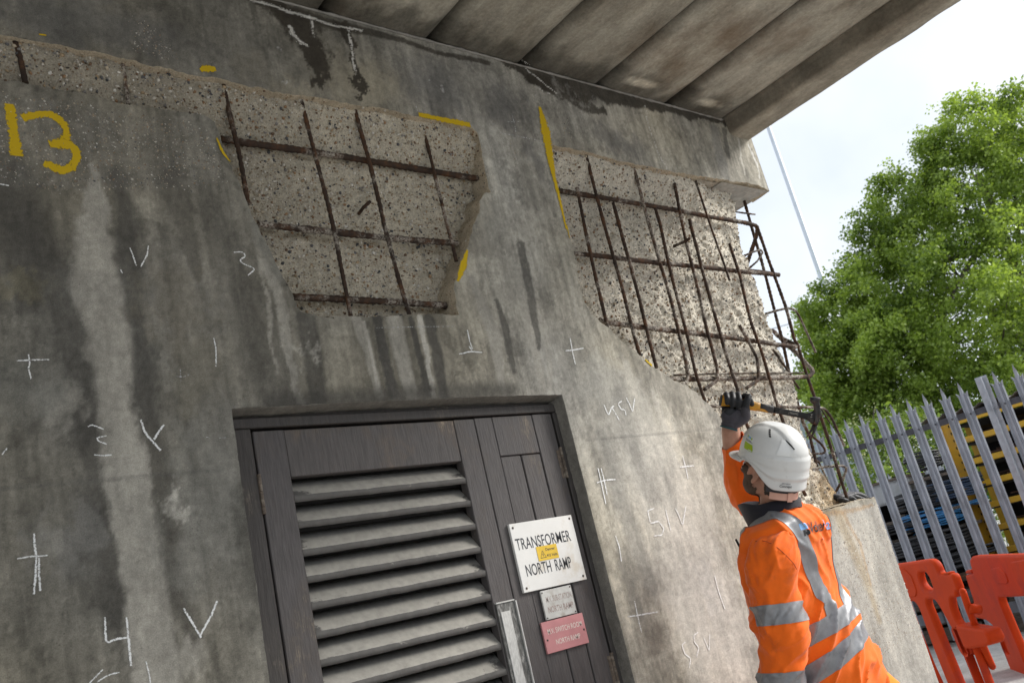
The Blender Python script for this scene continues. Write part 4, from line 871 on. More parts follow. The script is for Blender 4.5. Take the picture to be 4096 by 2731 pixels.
# ---- body: one skin under the clothes
b = MB()
b.add(*ell(HM, hp(0, -.01, .045), (.076, .098, .088), 28, 20)); b.add(*ell(HM, hp(0, .035, -.035), (.060, .066, .078), 24, 16)); b.add(*ell(HM, hp(0, .062, -.085), (.040, .038, .032)))   # skull, face, chin
b.add(*ell(HM, hp(0, .108, -.018), (.013, .018, .026))); b.add(*ell(HM, hp(0, .085, .022), (.05, .022, .014))); b.add(*ell(HM, hp(0, .096, -.060), (.025, .012, .010)))             # nose, brow, lips
for s in (-1, 1):
    b.add(*ell(HM, hp(s*.040, .030, -.070), (.020, .052, .030))); b.add(*ell(HM, hp(s*.045, .074, -.012), (.022, .018, .018)))
    for k in range(9):                    # ear: a curled rim round a hollow
        t = -.9+k*.52; b.add(*ell(HM, hp(s*(.086-.006*math.cos(t)), -.019*math.cos(t)-.006*math.sin(t), -.008+.033*math.sin(t)), (.0085, .0080, .0095), 10, 8))
    b.add(*ell(HM, hp(s*.080, .006, -.042), (.008, .009, .012))); b.add(*ell(HM, hp(s*.074, .000, -.006), (.008, .016, .030)))
NB = TP(1790, 1185, 3.33)
limb(b, [hp(0, -.035, -.03), (hp(0, -.03, -.08)+NB)/2, NB], (.058, .060, .072), 20)
HIP = TP(1885, 1560, 3.32); CH = TP(1806, 1275, 3.31)
limb(b, [NB-ZU*.02, CH, (CH+HIP)/2, HIP], (.10, .135, .125, .135), 24)
limb(b, [NB-ZU*.06, SL+Rp*.05-ZU*.03], (.06, .04)); limb(b, [NB-ZU*.06, SR-ZU*.02], (.06, .045))
limb(b, [SL+Rp*.05-ZU*.05, SL-ZU*.08, EL, WL, HL], (.04, .045, .041, .028, .03)); limb(b, [SR, ER, WR, TP(1684, 950, 3.49)], (.055, .043, .036, .030))
KL = HIP-Rp*.09+Fp*.20-ZU*.22; AL = KL-Fp*.02-ZU*(KL[2]-.09); KR = HIP+Rp*.26-Fp*.16-ZU*.24; AR = KR+Rp*.17-Fp*.26; AR[2] = .10
limb(b, [HIP-Rp*.09, KL, AL], (.085, .058, .04)); limb(b, [HIP+Rp*.09, KR, AR], (.085, .058, .04))
for a in (AL, AR): limb(b, [a-ZU*.05-Fp*.03, a-ZU*.06+Fp*.14], (.035, .03))
me = remesh(b, .0055, 5); body = link('body', me, man, MT['skin'], True)
for s in (-1, 1):
    e = MB(); e.add(*ell(HM, hp(s*.032, .088, .000), (.012, .012, .012))); e.build('eye', simple('eye_white', (.7, .68, .65), .2, .02), man, True)
# ---- hair and beard: shells lifted off the body with short strands
co, no = get(me); L = (co-HC)@HM.T; fa = np.zeros(len(me.polygons)*3); polys = [list(p.vertices) for p in me.polygons]
pc = np.array([L[q].mean(0) for q in polys])
def shell(name, cond, lift, mat, strands, ln, drop):
    ids = [i for i in np.where(cond)[0]]; u = sorted({v for i in ids for v in polys[i]}); r = {v: k for k, v in enumerate(u)}
    lf = lift*(1+.8*n3(co[u], 90)); vv = co[u]+no[u]*lf[:, None]; o = mesh(name, vv, [[r[v] for v in polys[i]] for i in ids], mat, man, True)
    st = MB(); idc = np.array(ids)
    for i in rng.choice(idc, strands):
        q = polys[i]; w = rng.dirichlet(np.ones(len(q))); p = (co[q]*w[:, None]).sum(0); nn = no[q].mean(0); d = nn*.55+drop+rng.normal(0, .25, 3); d /= np.linalg.norm(d); sd = np.cross(d, rng.normal(size=3)); sd /= np.linalg.norm(sd)+1e-9
        l_ = ln*(.5+rng.random()); st.add([p-sd*.0005, p+sd*.0005, p+d*l_], [(0, 1, 2)])
    s_ = st.build(name+'_strands', mat, o); s_['kind'] = 'stuff'
x, y, z = pc.T; inh = np.abs(z) < .17; far = np.linalg.norm(pc, axis=1) < .20
earz = (np.abs(x) > .068) & (y > -.034) & (y < .030) & (z > -.062) & (z < .034)
shell('hair', far & (z > -.075-.0*y) & (((y < -.005-.25*(z < -.02)*0) & (z > -.085)) & ((y < -.028) | (z > .012)) | ((z > .03) & (y < .055))) & ~earz, .0035, MT['hair'], 3600, .005, -Hu*.6)
shell('beard', far & (z > -.135) & ~earz & (((z < -.015) & (z > -.064) & (np.abs(x) > .042) & (y > .022) & (y < .085)) | ((z <= -.062) & (y > .0+(-.062-z)*.5)) | ((np.abs(x) > .050) & (y > .026) & (y < .072) & (z > -.03) & (z < .045))), .0040, MT['beard'], 5200, .0055, -Hu*.6+Hf*.2)

# ---- jacket
def ring(x, y, t, a, b, e=.86): return (TP(x, y, t), Rp, Fp, a, b, e)
T = 3.31
b = MB(); loft(b, [ring(1788, 1163, T, .078, .075, 1), ring(1790, 1176, T, .100, .085, 1), ring(1797, 1190, T, .158, .105), ring(1801, 1206, T, .205, .124), ring(1804, 1232, T, .222, .138), ring(1806, 1275, T, .214, .144),
    ring(1812, 1320, T, .208, .146), ring(1826, 1370, T, .206, .150), ring(1841, 1408, T, .214, .160), ring(1858, 1445, T, .212, .166), ring(1874, 1480, T, .216, .172), ring(1890, 1520, T, .222, .178), ring(1908, 1565, T, .226, .180), ring(1918, 1592, T, .224, .178)])
jm = remesh(b, .0065, 6)
def ridge(u, v, s, pw=4): n_ = fbm(u, v, s, 3, .45); return (1-np.abs(2*n_-1)*1.15).clip(0, 1)**pw
TC = TP(1810, 1320, T)
def folds(p):
    q = p-TC; zz = q[:, 2]; a = np.arctan2(q@Fp, q@Rp)
    c1 = (q@Rp)/.2; c2 = (q@Fp)/.15; w = .019*ridge(zz*9-c1*2.0+c2*1.2+3, c1*.9+zz*3+c2*.5, 3)*sstep(.0, -.12, zz)+.013*ridge(zz*5+c1*2.2-c2*.6, c2*1.1-zz*4, 17)*sstep(-.12, .02, zz)
    return w-.006+.014*n3(p, 6, 11)+.004*n3(p, 30, 15)
displace(jm, folds); jacket = link('jacket', jm, man, MT['orange'], True)
def sleeve(pts, rad, amp=1.0, vox=.006, cut=None):
    b = limb(MB(), pts, rad, 22, 6); m_ = remesh(b, vox, 4); A, B_ = V3(pts[0]), V3(pts[-1]); D = (B_-A)/np.linalg.norm(B_-A); s1_ = np.cross(D, ZU+V3((.3, .1, 0))); s1_ /= np.linalg.norm(s1_); s2_ = np.cross(D, s1_)
    def fn(p): q = p-A; a = q@D; u1 = (q@s1_)/.08; u2 = (q@s2_)/.08; return amp*(.013*ridge(a*12+u1*.9+2, u2*.9-a*3+u1*.3, 23)+.010*ridge(a*7-u2*1.3, u1*.8+a*4, 29)-.006+.012*n3(p, 7, 9)+.004*n3(p, 30, 2))
    displace(m_, fn)
    if cut is not None:
        bm = bmesh.new(); bm.from_mesh(m_); bmesh.ops.bisect_plane(bm, geom=bm.verts[:]+bm.edges[:]+bm.faces[:], plane_co=cut[0], plane_no=cut[1], clear_outer=True); bm.to_mesh(m_); bm.free()
    return link('sleeve', m_, man, MT['orange'], True)
sl = sleeve([SL-ZU*.012+Rp*.05, SL-ZU*.06-Rp*.008, (SL+EL)/2-Rp*.01, EL+ZU*.02, EL-ZU*.08, TP(1794, 1500, 3.11), TP(1798, 1580, 3.10), TP(1801, 1640, 3.10)], (.070, .084, .084, .079, .077, .075, .072, .066))
dW = (WR-ER)/np.linalg.norm(WR-ER)
sr = sleeve([SR-Rp*.02, (SR+ER)/2, ER, ER+dW*.13, WR-dW*.05, WR-dW*.005], (.072, .072, .066, .055, .046, .044), .7, .0065, (WR-dW*.016, Vector(dW*.8-RT*.5)))
# seam lines
def follow(bv, pts, off):
    o = []
    for p in pts:
        h = bv.find_nearest(Vector(p)); o.append(V3(h[0])+V3(h[1])*off)
    return o
def bvh(me): return BVHTree.FromPolygons([v.co[:] for v in me.vertices], [list(p.vertices) for p in me.polygons])
bvj = bvh(jm); bvs = bvh(sl.data)
def seen(x, y, bv, t=2.0):                # first hit along the sight line
    h = bv.ray_cast(Vector(TP(x, y, t)), Vector(ray(x, y)).normalized()); return V3(h[0]) if h[0] is not None else None
sp_ = [q for q in (seen(*p, bvs) for p in c(9, (545, 612), (600, 608), (650, 625), (700, 660), (760, 715), (805, 765), (822, 800))) if q is not None]
if len(sp_) > 3: MB().tube(resample(np.array(fillet(sp_, .02))-FW*.004, .006), .0013, 6).build('seam', simple('dark_orange_stitching', (.40, .07, .01), .9), sl, True)
# ---- reflective tape: strips cut out of the garment surface and laid proud of it
def tape(src, planes, off=.0022, keep=None, name='reflective_band', par=None, mat='tape'):
    bm = bmesh.new(); bm.from_mesh(src)
    if keep is not None: bmesh.ops.delete(bm, geom=[f for f in bm.faces if not keep(f.calc_center_median())], context='FACES')
    for p, nn in planes: bmesh.ops.bisect_plane(bm, geom=bm.verts[:]+bm.edges[:]+bm.faces[:], plane_co=Vector(p), plane_no=Vector(nn), clear_outer=True)
    bm.normal_update()
    for v in bm.verts: v.co += v.normal*off
    m_ = bpy.data.meshes.new(name); bm.to_mesh(m_); bm.free(); return link(name, m_, par or man, MT[mat], True)
def slabpl(c0, n_, w): n_ = V3(n_)/np.linalg.norm(n_); return [(V3(c0)+n_*w/2, n_), (V3(c0)-n_*w/2, -n_)]
# sleeve bands
ax = (EL-SL)/np.linalg.norm(EL-SL); pb = TP(1787, 1408, 3.12); tape(sl.data, slabpl(pb, ZU*.98-UP*.0+RT*.10, .066), par=sl)
tape(sl.data, slabpl(TP(1795, 1562, 3.1), ZU+RT*.12, .062), par=sl)
# waist bands, sloping up to the back
bk = -Fp*.62+Rp*.6
up1 = ZU*.93-bk*.22; tape(jm, slabpl(TP(1880, 1440, 3.20), up1, .062), par=jacket)
up2 = ZU*.88-bk*.36; tape(jm, slabpl(TP(1915, 1500, 3.20), up2, .066), par=jacket)
# braces over both shoulders
zb = TP(1880, 1430, 3.2)[2]
bl = V3(TP(1850, 1300, 3.2)); o1 = TC-Rp*.085
tape(jm, slabpl(TC-Rp*.082, Rp+ZU*.36, .056)+[(TP(1880, 1430, 3.2), -up1)], keep=lambda q: True, par=jacket)
tape(jm, slabpl(TC+Rp*.128, Rp-ZU*.30, .054)+[(TP(1880, 1430, 3.2), -up1)], par=jacket)
# ---- trousers and boots
b = MB(); limb(b, [HIP+ZU*.05, HIP-ZU*.08], (.165, .165), 24); limb(b, [HIP-Rp*.085, KL, AL], (.125, .095, .075), 20); limb(b, [HIP+Rp*.085-Fp*.02, KR, AR], (.135, .098, .078), 20)
tm = remesh(b, .011, 4); displace(tm, lambda p: .022*n3(p, 7, 3)+.008*n3(p, 20, 6)); tro = link('trousers', tm, man, MT['trous'], True)
for a in (AL, AR):
    b = MB(); limb(b, [a+ZU*.06, a-ZU*.04], (.055, .05)); limb(b, [a-ZU*.045-Fp*.03, a-ZU*.05+Fp*.05, a-ZU*.058+Fp*.16], (.046, .048, .036)); bo = link('boot', remesh(b, .006, 3), man, MT['nitrile'], True)
# ---- navy collar: open, tall in front
b = []; n_ = 72; f = []
NC = TP(1777, 1166, 3.31)
for r_ in range(6):
    for j in range(n_):
        t = 2*math.pi*j/n_; fr = .5+.5*math.cos(t)      # 1 in front
        d = Hf*0+(V3(hf)*.55+Fp*.45); d = d/np.linalg.norm(d); s_ = np.cross(d, ZU)
        k = r_/2 if r_ <= 2 else (5-r_)/2               # up the outside, down the inside
        thick = 0 if r_ <= 2 else -.007
        rad_f = (.094+.022*k*fr+.030*fr)+thick; rad_s = .088+.006*k+thick; hgt = (.030+.068*fr**1.2)*k-.020-.030*fr
        b.append(NC+d*(math.cos(t)*rad_f-.006)+s_*math.sin(t)*rad_s+ZU*(hgt+.004*math.sin(t*5)*k))
for r_ in range(5):
    for j in range(n_): f.append((r_*n_+j, r_*n_+(j+1) % n_, (r_+1)*n_+(j+1) % n_, (r_+1)*n_+j))
col_ = mesh('collar', b, f, MT['navy'], man, True)
# lapel edge of the open jacket front and a clipped pen
P = TP(1700, 1220, 3.3); MB().tube([TP(1690, 1238, 3.3), TP(1699, 1255, 3.3)], .004, 8).build('pen', MT['nitrile'], man, True)

# ---- white safety helmet
m, n, l, bb = nodes('scuffed_white_helmet'); v = coords(n)
f1 = tex_noise(n, l, v, 16, 8, .72); f2 = tex_noise(n, l, v, 70, 6, .75, (1, 1, .25))
cc = mixc(n, l, (.66, .665, .655), (.42, .40, .36), ramp(n, l, f1, [(.55, 0.0), (.78, .55)])); cc = mixc(n, l, cc, (.33, .30, .26), ramp(n, l, f2, [(.63, 0.0), (.70, .5)]))
l.new(cc, bb.inputs['Base Color']); bb.inputs['Roughness'].default_value = .34; bb.inputs['Specular IOR Level'].default_value = .5; bump(n, l, bb, f1, .001, .5); MT['shell'] = m
HO = np.array([0, -.004, 0])
def hel(ph, s, off=0.0):                  # helmet surface, ph 0 = front, +90 = wearer's left; s 0 top .. 1 rim
    cf = math.cos(ph); aph = abs((ph+math.pi) % (2*math.pi)-math.pi); zr = .036-.080*float(sstep(1.42, 2.35, aph))
    rx, ry = .113, (.126 if cf > 0 else .136)
    q = min(1.0, s/.62); dome = math.sin(q*math.pi/2)**.93; z0 = .058; z = z0+(.180-z0)*math.cos(q*math.pi/2)**.96
    k = 1.0
    if s > .62: u = (s-.62)/.38; z = z0+(zr-z0)*u; k = 1+.035*u
    x, y = -math.sin(ph)*rx*dome*k, cf*ry*dome*k
    rr_ = math.hypot(x, y)
    ridge = .0045*sstep(.046, .040, abs(x))*sstep(.02, .05, rr_)*(s < .62)*sstep(.6, .5, s)            # raised crown
    sk = float(sstep(.95, 1.35, aph)); st = .56+.10*float(sstep(1.5, 1.0, aph))
    step = .0065*float(sstep(st-.012, st+.012, s))*sk-.0025*float(sstep(.70, .72, s))*sk; lip = (-.0055*float(sstep(.835, .86, s))+.0020*math.exp(-((s-.825)/.018)**2))*sk
    L_ = math.hypot(x, y)+1e-6; nx_, ny_ = x/L_*dome, y/L_*dome; nz_ = math.sqrt(max(0, 1-min(1, dome)**2)); e = ridge+step+lip+off
    return hp(*(np.array([x+nx_*e, y+ny_*e, z+nz_*e])+HO))
nphi, ns = 96, 44; v = []; f = []
for i in range(ns+1):
    for j in range(nphi): v.append(hel(2*math.pi*j/nphi, .015+.985*i/ns))
for i in range(ns):
    for j in range(nphi): f.append((i*nphi+j, (i+1)*nphi+j, (i+1)*nphi+(j+1) % nphi, i*nphi+(j+1) % nphi))
f.append(tuple(range(nphi)))
hm = mesh('helmet', v, f, MT['shell'], man, True); so = hm.modifiers.new('thickness', 'SOLIDIFY'); so.thickness = .003; so.offset = -1
# peak
v = []; f = []; J = 33; I = 8
for i in range(I+1):
    for j in range(J):
        ph = math.radians(-74+148*j/(J-1)); u = i/I; ext = .052*math.cos(ph*1.0)**1.1*u if abs(ph) < 1.5 else 0
        p = hel(ph, .985); v.append(p+(Hf*.97-Hu*.16)*ext+Hf*0+Hr*(-math.sin(ph))*.006*u-Hu*(.010*u*u*(1-.5*math.cos(ph))))
for i in range(I):
    for j in range(J-1): f.append((i*J+j, i*J+j+1, (i+1)*J+j+1, (i+1)*J+j))
pk = mesh('peak', v, f, MT['shell'], hm, True); so = pk.modifiers.new('thickness', 'SOLIDIFY'); so.thickness = .0045; so.offset = 0
def hpatch(name, quad, mat, off=.0012, nu=10, nv=10, par=None, shape=None):     # quad corners (ph, s): tl, tr, br, bl
    v = []; f = []
    for i in range(nv+1):
        for j in range(nu+1):
            a, c_ = j/nu, i/nv; p = (np.array(quad[0])*(1-a)+np.array(quad[1])*a)*(1-c_)+(np.array(quad[3])*(1-a)+np.array(quad[2])*a)*c_
            v.append(hel(p[0], p[1], off))
    for i in range(nv):
        for j in range(nu):
            if shape is None or shape((j+.5)/nu, (i+.5)/nv): f.append((i*(nu+1)+j, i*(nu+1)+j+1, (i+1)*(nu+1)+j+1, (i+1)*(nu+1)+j))
    return mesh(name, v, f, mat, par or hm, True)
MT['green'] = simple('lime_green_print', (.36, .50, .01), .4, .04); MT['stkw'] = simple('white_print', (.72, .74, .72), .35, .03); MT['vent'] = simple('dark_vent', (.02, .02, .02), .7); MT['badge'] = simple('pale_reflective_badge', (.74, .75, .74), .18, .03, 30, spec=.7); MT['blue'] = simple('blue_print', (.16, .36, .62), .4, .05)
hv = lambda d_: math.radians(d_)
s_q = [(hv(60), .37), (hv(84), .40), (hv(92), .565), (hv(69), .555)]
hpatch('helmet_sticker', s_q, MT['stkw'], .0012)
hpatch('sticker_print', [(hv(64.4), .468), (hv(88), .488), (hv(92), .565), (hv(69), .555)], MT['green'], .0018)
for k in range(3): hpatch('sticker_print', [(hv(63+k*.5), .430+k*.010), (hv(81+3*k), .446+k*.010), (hv(81+3*k), .450+k*.010), (hv(63+k*.5), .434+k*.010)], MT['vent'], .0018, 6, 1)
for k in range(4): hpatch('sticker_print', [(hv(62.5+5*k), .383+.006*k), (hv(66.5+5*k), .388+.006*k), (hv(67.5+5*k), .417+.006*k), (hv(63.5+5*k), .411+.006*k)], MT['blue'] if k in (1, 2) else MT['green'], .0018, 6, 6, None, lambda a, c_: (a-.5)**2+(c_-.5)**2 < .24)
for k in range(4): hpatch('vent', [(hv(104+k*2.5), .20+.034*k), (hv(110+k*2.0), .20+.034*k), (hv(112+k*2.0), .228+.034*k), (hv(106+k*2.5), .228+.034*k)], MT['vent'], .0005, 3, 2)
hpatch('reflective_badge', [(hv(140), .33), (hv(146), .34), (hv(166), .535), (hv(130), .535)], MT['badge'], .0025, 10, 10); hpatch('vent', [(hv(146), .335), (hv(149), .34), (hv(162), .45), (hv(159), .455)], MT['vent'], .0028, 3, 6)
hpatch('peak_clip', [(hv(70), .80), (hv(80), .80), (hv(80), .98), (hv(70), .98)], MT['shell'], .0045, 4, 4)
# maker's lettering at the back of the rim
c0 = hel(hv(150), .925, .0035); cx_ = hel(hv(158), .925, .0035)-hel(hv(142), .925, .0035); cx_ /= np.linalg.norm(cx_); cn = np.cross(cx_, Hu); cn /= np.linalg.norm(cn); cu_ = np.cross(cn, cx_)
if np.dot(cu_, Hu) < 0: cu_ = -cu_
if np.dot(cx_, RT) < 0: cx_ = -cx_
out_ = c0-HC; cn = cn if np.dot(cn, out_) > 0 else -cn
LM = Matrix(((cx_[0], -cn[0], cu_[0], c0[0]), (cx_[1], -cn[1], cu_[1], c0[1]), (cx_[2], -cn[2], cu_[2], c0[2]), (0, 0, 0, 1)))
text('CENTURION', -.015, .015, .0065, .0115, -.0012, MT['ink'], hm, bold=.02, M=LM); text('Concept', -.021, .021, -.007, .005, -.0012, MT['ink'], hm, bold=.02, shear=.15, M=LM)
# headband and nape strap below the rim
MT['strap'] = simple('translucent_pink_strap', (.62, .36, .28), .35, .06, 30); MT['band'] = simple('grey_headband', (.06, .058, .065), .8, .1)
def strapm(name, a0, a1, z0, z1, r, mat, tilt=0):
    v = []; f = []; N = 24
    for j in range(N+1):
        ph = math.radians(a0+(a1-a0)*j/N); x, y = -math.sin(ph)*.088*r, math.cos(ph)*.112*r-.004
        dz = tilt*(ph-math.radians(a0))
        for zz, k in ((z0, .985), (z0, 1.0), (z1, 1.0), (z1, .985)): v.append(hp(x*k, y*k, zz+dz))
    for j in range(N):
        for k in range(4): f.append((j*4+k, j*4+(k+1) % 4, (j+1)*4+(k+1) % 4, (j+1)*4+k))
    f.append((0, 1, 2, 3)); f.append((N*4+3, N*4+2, N*4+1, N*4)); return mesh(name, v, f, mat, man)
strapm('headband', 118, 240, -.062, -.020, .98, MT['band']); st1 = strapm('nape_strap', 126, 236, -.086, -.060, 1.02, MT['strap'])
strapm('strap_buckle', 163, 176, -.090, -.056, 1.055, MT['strap'])

# ---- back print, laid on the jacket
def onto(o, lift):
    co, _ = get(o.data); q = []
    for p in co:
        h = bvj.ray_cast(Vector(p), Vector(Fp)); q.append(V3(h[0])-Fp*lift if h[0] is not None else p+Fp*.2)
    put(o.data, np.array(q))
SP = seen(1858, 1213, bvj); bc = SP-Fp*.3
def backtext(body, x0, x1, z0, z1, mat, **k):
    M = Matrix(((Rp[0], Fp[0], 0, bc[0]), (Rp[1], Fp[1], 0, bc[1]), (Rp[2], Fp[2], 1, bc[2]), (0, 0, 0, 1)))
    o = text(body, x0, x1, z0, z1, 0, mat, jacket, M=M, **k); onto(o, .003); return o
MT['lblue'] = simple('light_blue_print', (.20, .42, .75), .5, .03); MT['faint'] = simple('faint_print', (.50, .26, .20), .7, .2, 200); MT['bprint'] = simple('black_print', (.016, .016, .02), .5)
backtext('Volker', .0, .105, -.018, .020, MT['bprint'], bold=.012); backtext('Laser', .110, .195, -.018, .020, MT['lblue'], bold=.012)
def backpoly(pts, mat, name='emblem'):
    P = [bc+Rp*(x*.8)+ZU*(z*.85) for x, z in pts]; o = mesh(name, P, [tuple(range(len(P)))], mat, jacket)
    bm = bmesh.new(); bm.from_mesh(o.data); bmesh.ops.triangulate(bm, faces=bm.faces); bmesh.ops.subdivide_edges(bm, edges=bm.edges, cuts=3, use_grid_fill=True); bm.to_mesh(o.data); bm.free(); onto(o, .003)
arc = lambda cx, cz, r, a0, a1: [(cx+r*math.cos(math.radians(a0+(a1-a0)*k/8)), cz+r*math.sin(math.radians(a0+(a1-a0)*k/8))) for k in range(9)]
backpoly([(-.058, .0), (-.058, .026)]+arc(-.022, .013, .013, 90, -90), MT['lblue']); backpoly([(-.046, -.003), (-.046, -.026), (-.034, -.026), (-.034, -.003)], MT['bprint']); backpoly([(-.030, -.003)]+[(x, z) for x, z in arc(-.022, -.0145, .0115, 90, -90)]+[(-.034, -.016)], MT['bprint'])
backpoly([(.085, -.058)]+arc(.085, -.050, .007, -90, 260), MT['faint'], 'small_emblem')
# ---- gloved right hand closed round the hammer
ang = math.radians(-9.6); hu = RT*math.cos(ang)+UP*math.sin(ang); hw = UP*math.cos(ang)-RT*math.sin(ang); hn = -FW
HT = 3.46; G0 = TP((2840+500/4.9)/PX, (1540+345/4.9)/PX, HT)      # handle axis inside the fist
def gp(u, w, n_=0.0): return G0+hu*u+hw*w+hn*n_
def hand(fn, fing, thumb, palm, wrist, cuff):
    b = MB()
    for pts, r in palm+fing+thumb: limb(b, [fn(*p) for p in pts], r, 14, 5)
    return b
fing = [([(-.030, -.050, -.014), (-.036, .004, -.030), (-.040, .026, -.004), (-.040, .012, .024), (-.036, -.006, .020)], (.012, .0115, .0105, .0105, .0092)),
        ([(-.012, -.050, -.014), (-.014, .008, -.032), (-.018, .031, -.004), (-.019, .012, .027), (-.015, -.012, .022)], (.012, .012, .0112, .0112, .0098)),
        ([(.006, -.050, -.014), (.008, .010, -.033), (.004, .034, -.004), (.004, .014, .029), (.007, -.011, .024)], (.012, .012, .0115, .0114, .010)),
        ([(.026, -.048, -.014), (.032, .010, -.033), (.034, .032, -.010), (.046, .024, .012), (.058, .006, .016)], (.012, .012, .0115, .011, .0098))]
palm = [([(-.026, -.056, .006), (.014, -.060, .004)], (.023, .025)), ([(-.024, -.038, .008), (.020, -.040, .008)], (.018, .019)), ([(-.020, -.028, -.022), (.022, -.028, -.022)], (.016, .016))]
thumb = [([(.010, -.076, .010), (.040, -.048, .016), (.032, -.012, .034), (.031, .014, .042), (.038, .034, .034)], (.022, .0205, .0150, .0132, .0108))]
b = hand(gp, fing, thumb, palm, None, None)
limb(b, [gp(-.006, -.058, 0), gp(-.009, -.082, .0), gp(-.009, -.106, .0)], (.035, .031, .032), 18)
gm = remesh(b, .0030, 3); displace(gm, lambda p: .0035*n3(p, 28, 2)+.0012*np.sin(((p-G0)@hw)*420)*sstep(-.074, -.082, (p-G0)@hw))
bm = bmesh.new(); bm.from_mesh(gm); bmesh.ops.bisect_plane(bm, geom=bm.verts[:]+bm.edges[:]+bm.faces[:], plane_co=Vector(gp(-.009, -.100, 0)), plane_no=Vector(-hw-hu*.10), clear_outer=True); bm.to_mesh(gm); bm.free()
gl = link('glove', gm, man, [MT['knit'], MT['nitrile']], True)
ctr = [((V3(p.center)-G0)@hw, (V3(p.center)-G0)@hn, (V3(p.center)-G0)@hu) for p in gm.polygons]
gm.polygons.foreach_set('material_index', [1 if (w_ > -.030+.02*math.sin(u_*60) and n_ > -.018) else 0 for w_, n_, u_ in ctr])
cf = MB().tube([gp(-.009, -.0965, 0), gp(-.0095, -.1015, 0)], .0335, 28, False); cf.build('cuff_hem', MT['teal'], gl, True)
# relaxed left hand below the frame
fl = lambda u, w, n_=0.0: HL+ZU*w+Fp*u+Rp*n_
fing2 = [([(-.03+.02*k, -.07, 0), (-.032+.021*k, -.115, .008), (-.030+.021*k, -.14, .022), (-.028+.020*k, -.155+.01*abs(k-1.6), .036)], (.012, .0115, .0105, .0095)) for k in range(4)]
b = MB()
for pts, r in fing2+[([(.02, -.02, .0), (.052, -.055, .012), (.058, -.085, .02)], (.018, .014, .011)), ([(-.022, -.02, 0), (-.022, -.075, 0)], (.021, .021)), ([(.02, -.02, 0), (.02, -.075, 0)], (.021, .021)), ([(0, .06, 0), (0, -.02, 0)], (.033, .034))]: limb(b, [fl(*p) for p in pts], r, 12, 4)
link('glove', remesh(b, .0036, 3), man, MT['knit'], True)

# ================================================================== hammer
ham = empty('claw_hammer', tuple(gp(0, 0, 0)), 'claw hammer with yellow and black grip held up in the worker\'s raised hand', 'hammer')
MT['hyel'] = simple('worn_yellow_grip', (.50, .235, .012), .55, .18, 50, .0015, dirt=(.20, .10, .02), dscale=18); MT['hblk'] = simple('black_rubber_grip', (.022, .022, .022), .6, .2, 80, .001)
MT['hshaft'] = simple('black_steel_shaft', (.008, .008, .009), .5, .3, 50, spec=.3, dirt=(.05, .045, .04), dscale=30); MT['hhead'] = simple('dark_forged_steel', (.045, .044, .044), .45, .4, 90, .001, metal=.7, dirt=(.15, .085, .055), dscale=26)
HU = hu*math.cos(math.radians(4))+hn*math.sin(math.radians(4))        # handle leans a little towards the camera
def hq(u, w, n_=0.0): return G0+HU*u+hw*w+hn*n_
def px(x, y): return ((2840+x/4.9)/PX, (1540+y/4.9)/PX)
mpp = HT/(FOC*4096)/4.9                                                 # metres per crop pixel
U = lambda x: (x-500)*mpp/math.cos(ang)*1.0
def grip(name, secs, mat, e=.8):
    b = MB(); loft(b, [(hq(u, w0), hw, hn, a, bb_, e) for u, w0, a, bb_ in secs], 24); return b.build(name, mat, ham, True)
grip('grip_yellow', [(U(222), .0, .0215, .0150), (U(260), .0, .0215, .0155), (U(330), .0, .0190, .0150), (U(520), 0, .0165, .0145), (U(680), 0, .0175, .0150), (U(760), -.0005, .0180, .0150), (U(900), -.001, .0165, .0140), (U(960), -.001, .0158, .0135)], MT['hyel'])
grip('grip_butt', [(U(200), 0, .0170, .0120), (U(206), 0, .0208, .0152), (U(224), 0, .0218, .0158)], MT['hblk'])
grip('grip_black', [(U(940), -.001, .0158, .0132), (U(1080), -.0015, .0148, .0128), (U(1210), -.002, .0145, .0125), (U(1222), -.002, .0140, .0118)], MT['hblk'])
b = MB()                                  # yellow tongue running under the black collar
b.add([hq(U(940), -.004, .0141), hq(U(1050), -.006, .0138), hq(U(1140), -.0155, .0100), hq(U(940), -.0150, .0112)], [(0, 1, 2, 3)]); b.build('grip_yellow', MT['hyel'], ham)
b = MB(); loft(b, [(hq(U(1215), -.002), hw, hn, .0125, .0060, .55), (hq(U(1400), -.0028), hw, hn, .0118, .0056, .55), (hq(U(1700), -.004), hw, hn, .0112, .0056, .55), (hq(U(1850), -.005), hw, hn, .0125, .0060, .6), (hq(U(1930), -.006), hw, hn, .0170, .0075, .6), (hq(U(1985), -.004), hw, hn, .026, .0085, .7), (hq(U(2040), -.002), hw, hn, .030, .0085, .7)], 20); b.build('shaft', MT['hshaft'], ham, True)
# head: face at the top, curved split claw below
ux = U(2030)
def cp(x, y): u0 = (x-500)*mpp; w0 = -(y-345)*mpp; return hq(u0*math.cos(ang)+w0*math.sin(ang), w0*math.cos(ang)-u0*math.sin(ang))
prof_c = [(2032, 232), (2032, 240), (2030, 300), (2035, 318), (2050, 345), (2062, 420), (2068, 500), (2064, 590), (2050, 680), (2025, 770)]
wid_c = [.0175, .0192, .0195, .0160, .0125, .0120, .0122, .0118, .0100, .0082]; dep_c = [.0175, .0190, .0192, .0150, .0115, .0110, .0110, .0112, .0120, .0125]
v = []; rings = []
for i, (p, a, d_) in enumerate(zip(prof_c, wid_c, dep_c)):
    q0 = cp(*prof_c[max(i-1, 0)]); q1 = cp(*prof_c[min(i+1, len(prof_c)-1)]); tg = (q1-q0)/np.linalg.norm(q1-q0); sdv = np.cross(tg, hn); sdv /= np.linalg.norm(sdv); rings.append((cp(*p), sdv, hn, a, d_, 1 if i < 4 else .7))
b = MB(); loft(b, rings, 24); hd = b.build('hammer_head', MT['hhead'], ham, True)
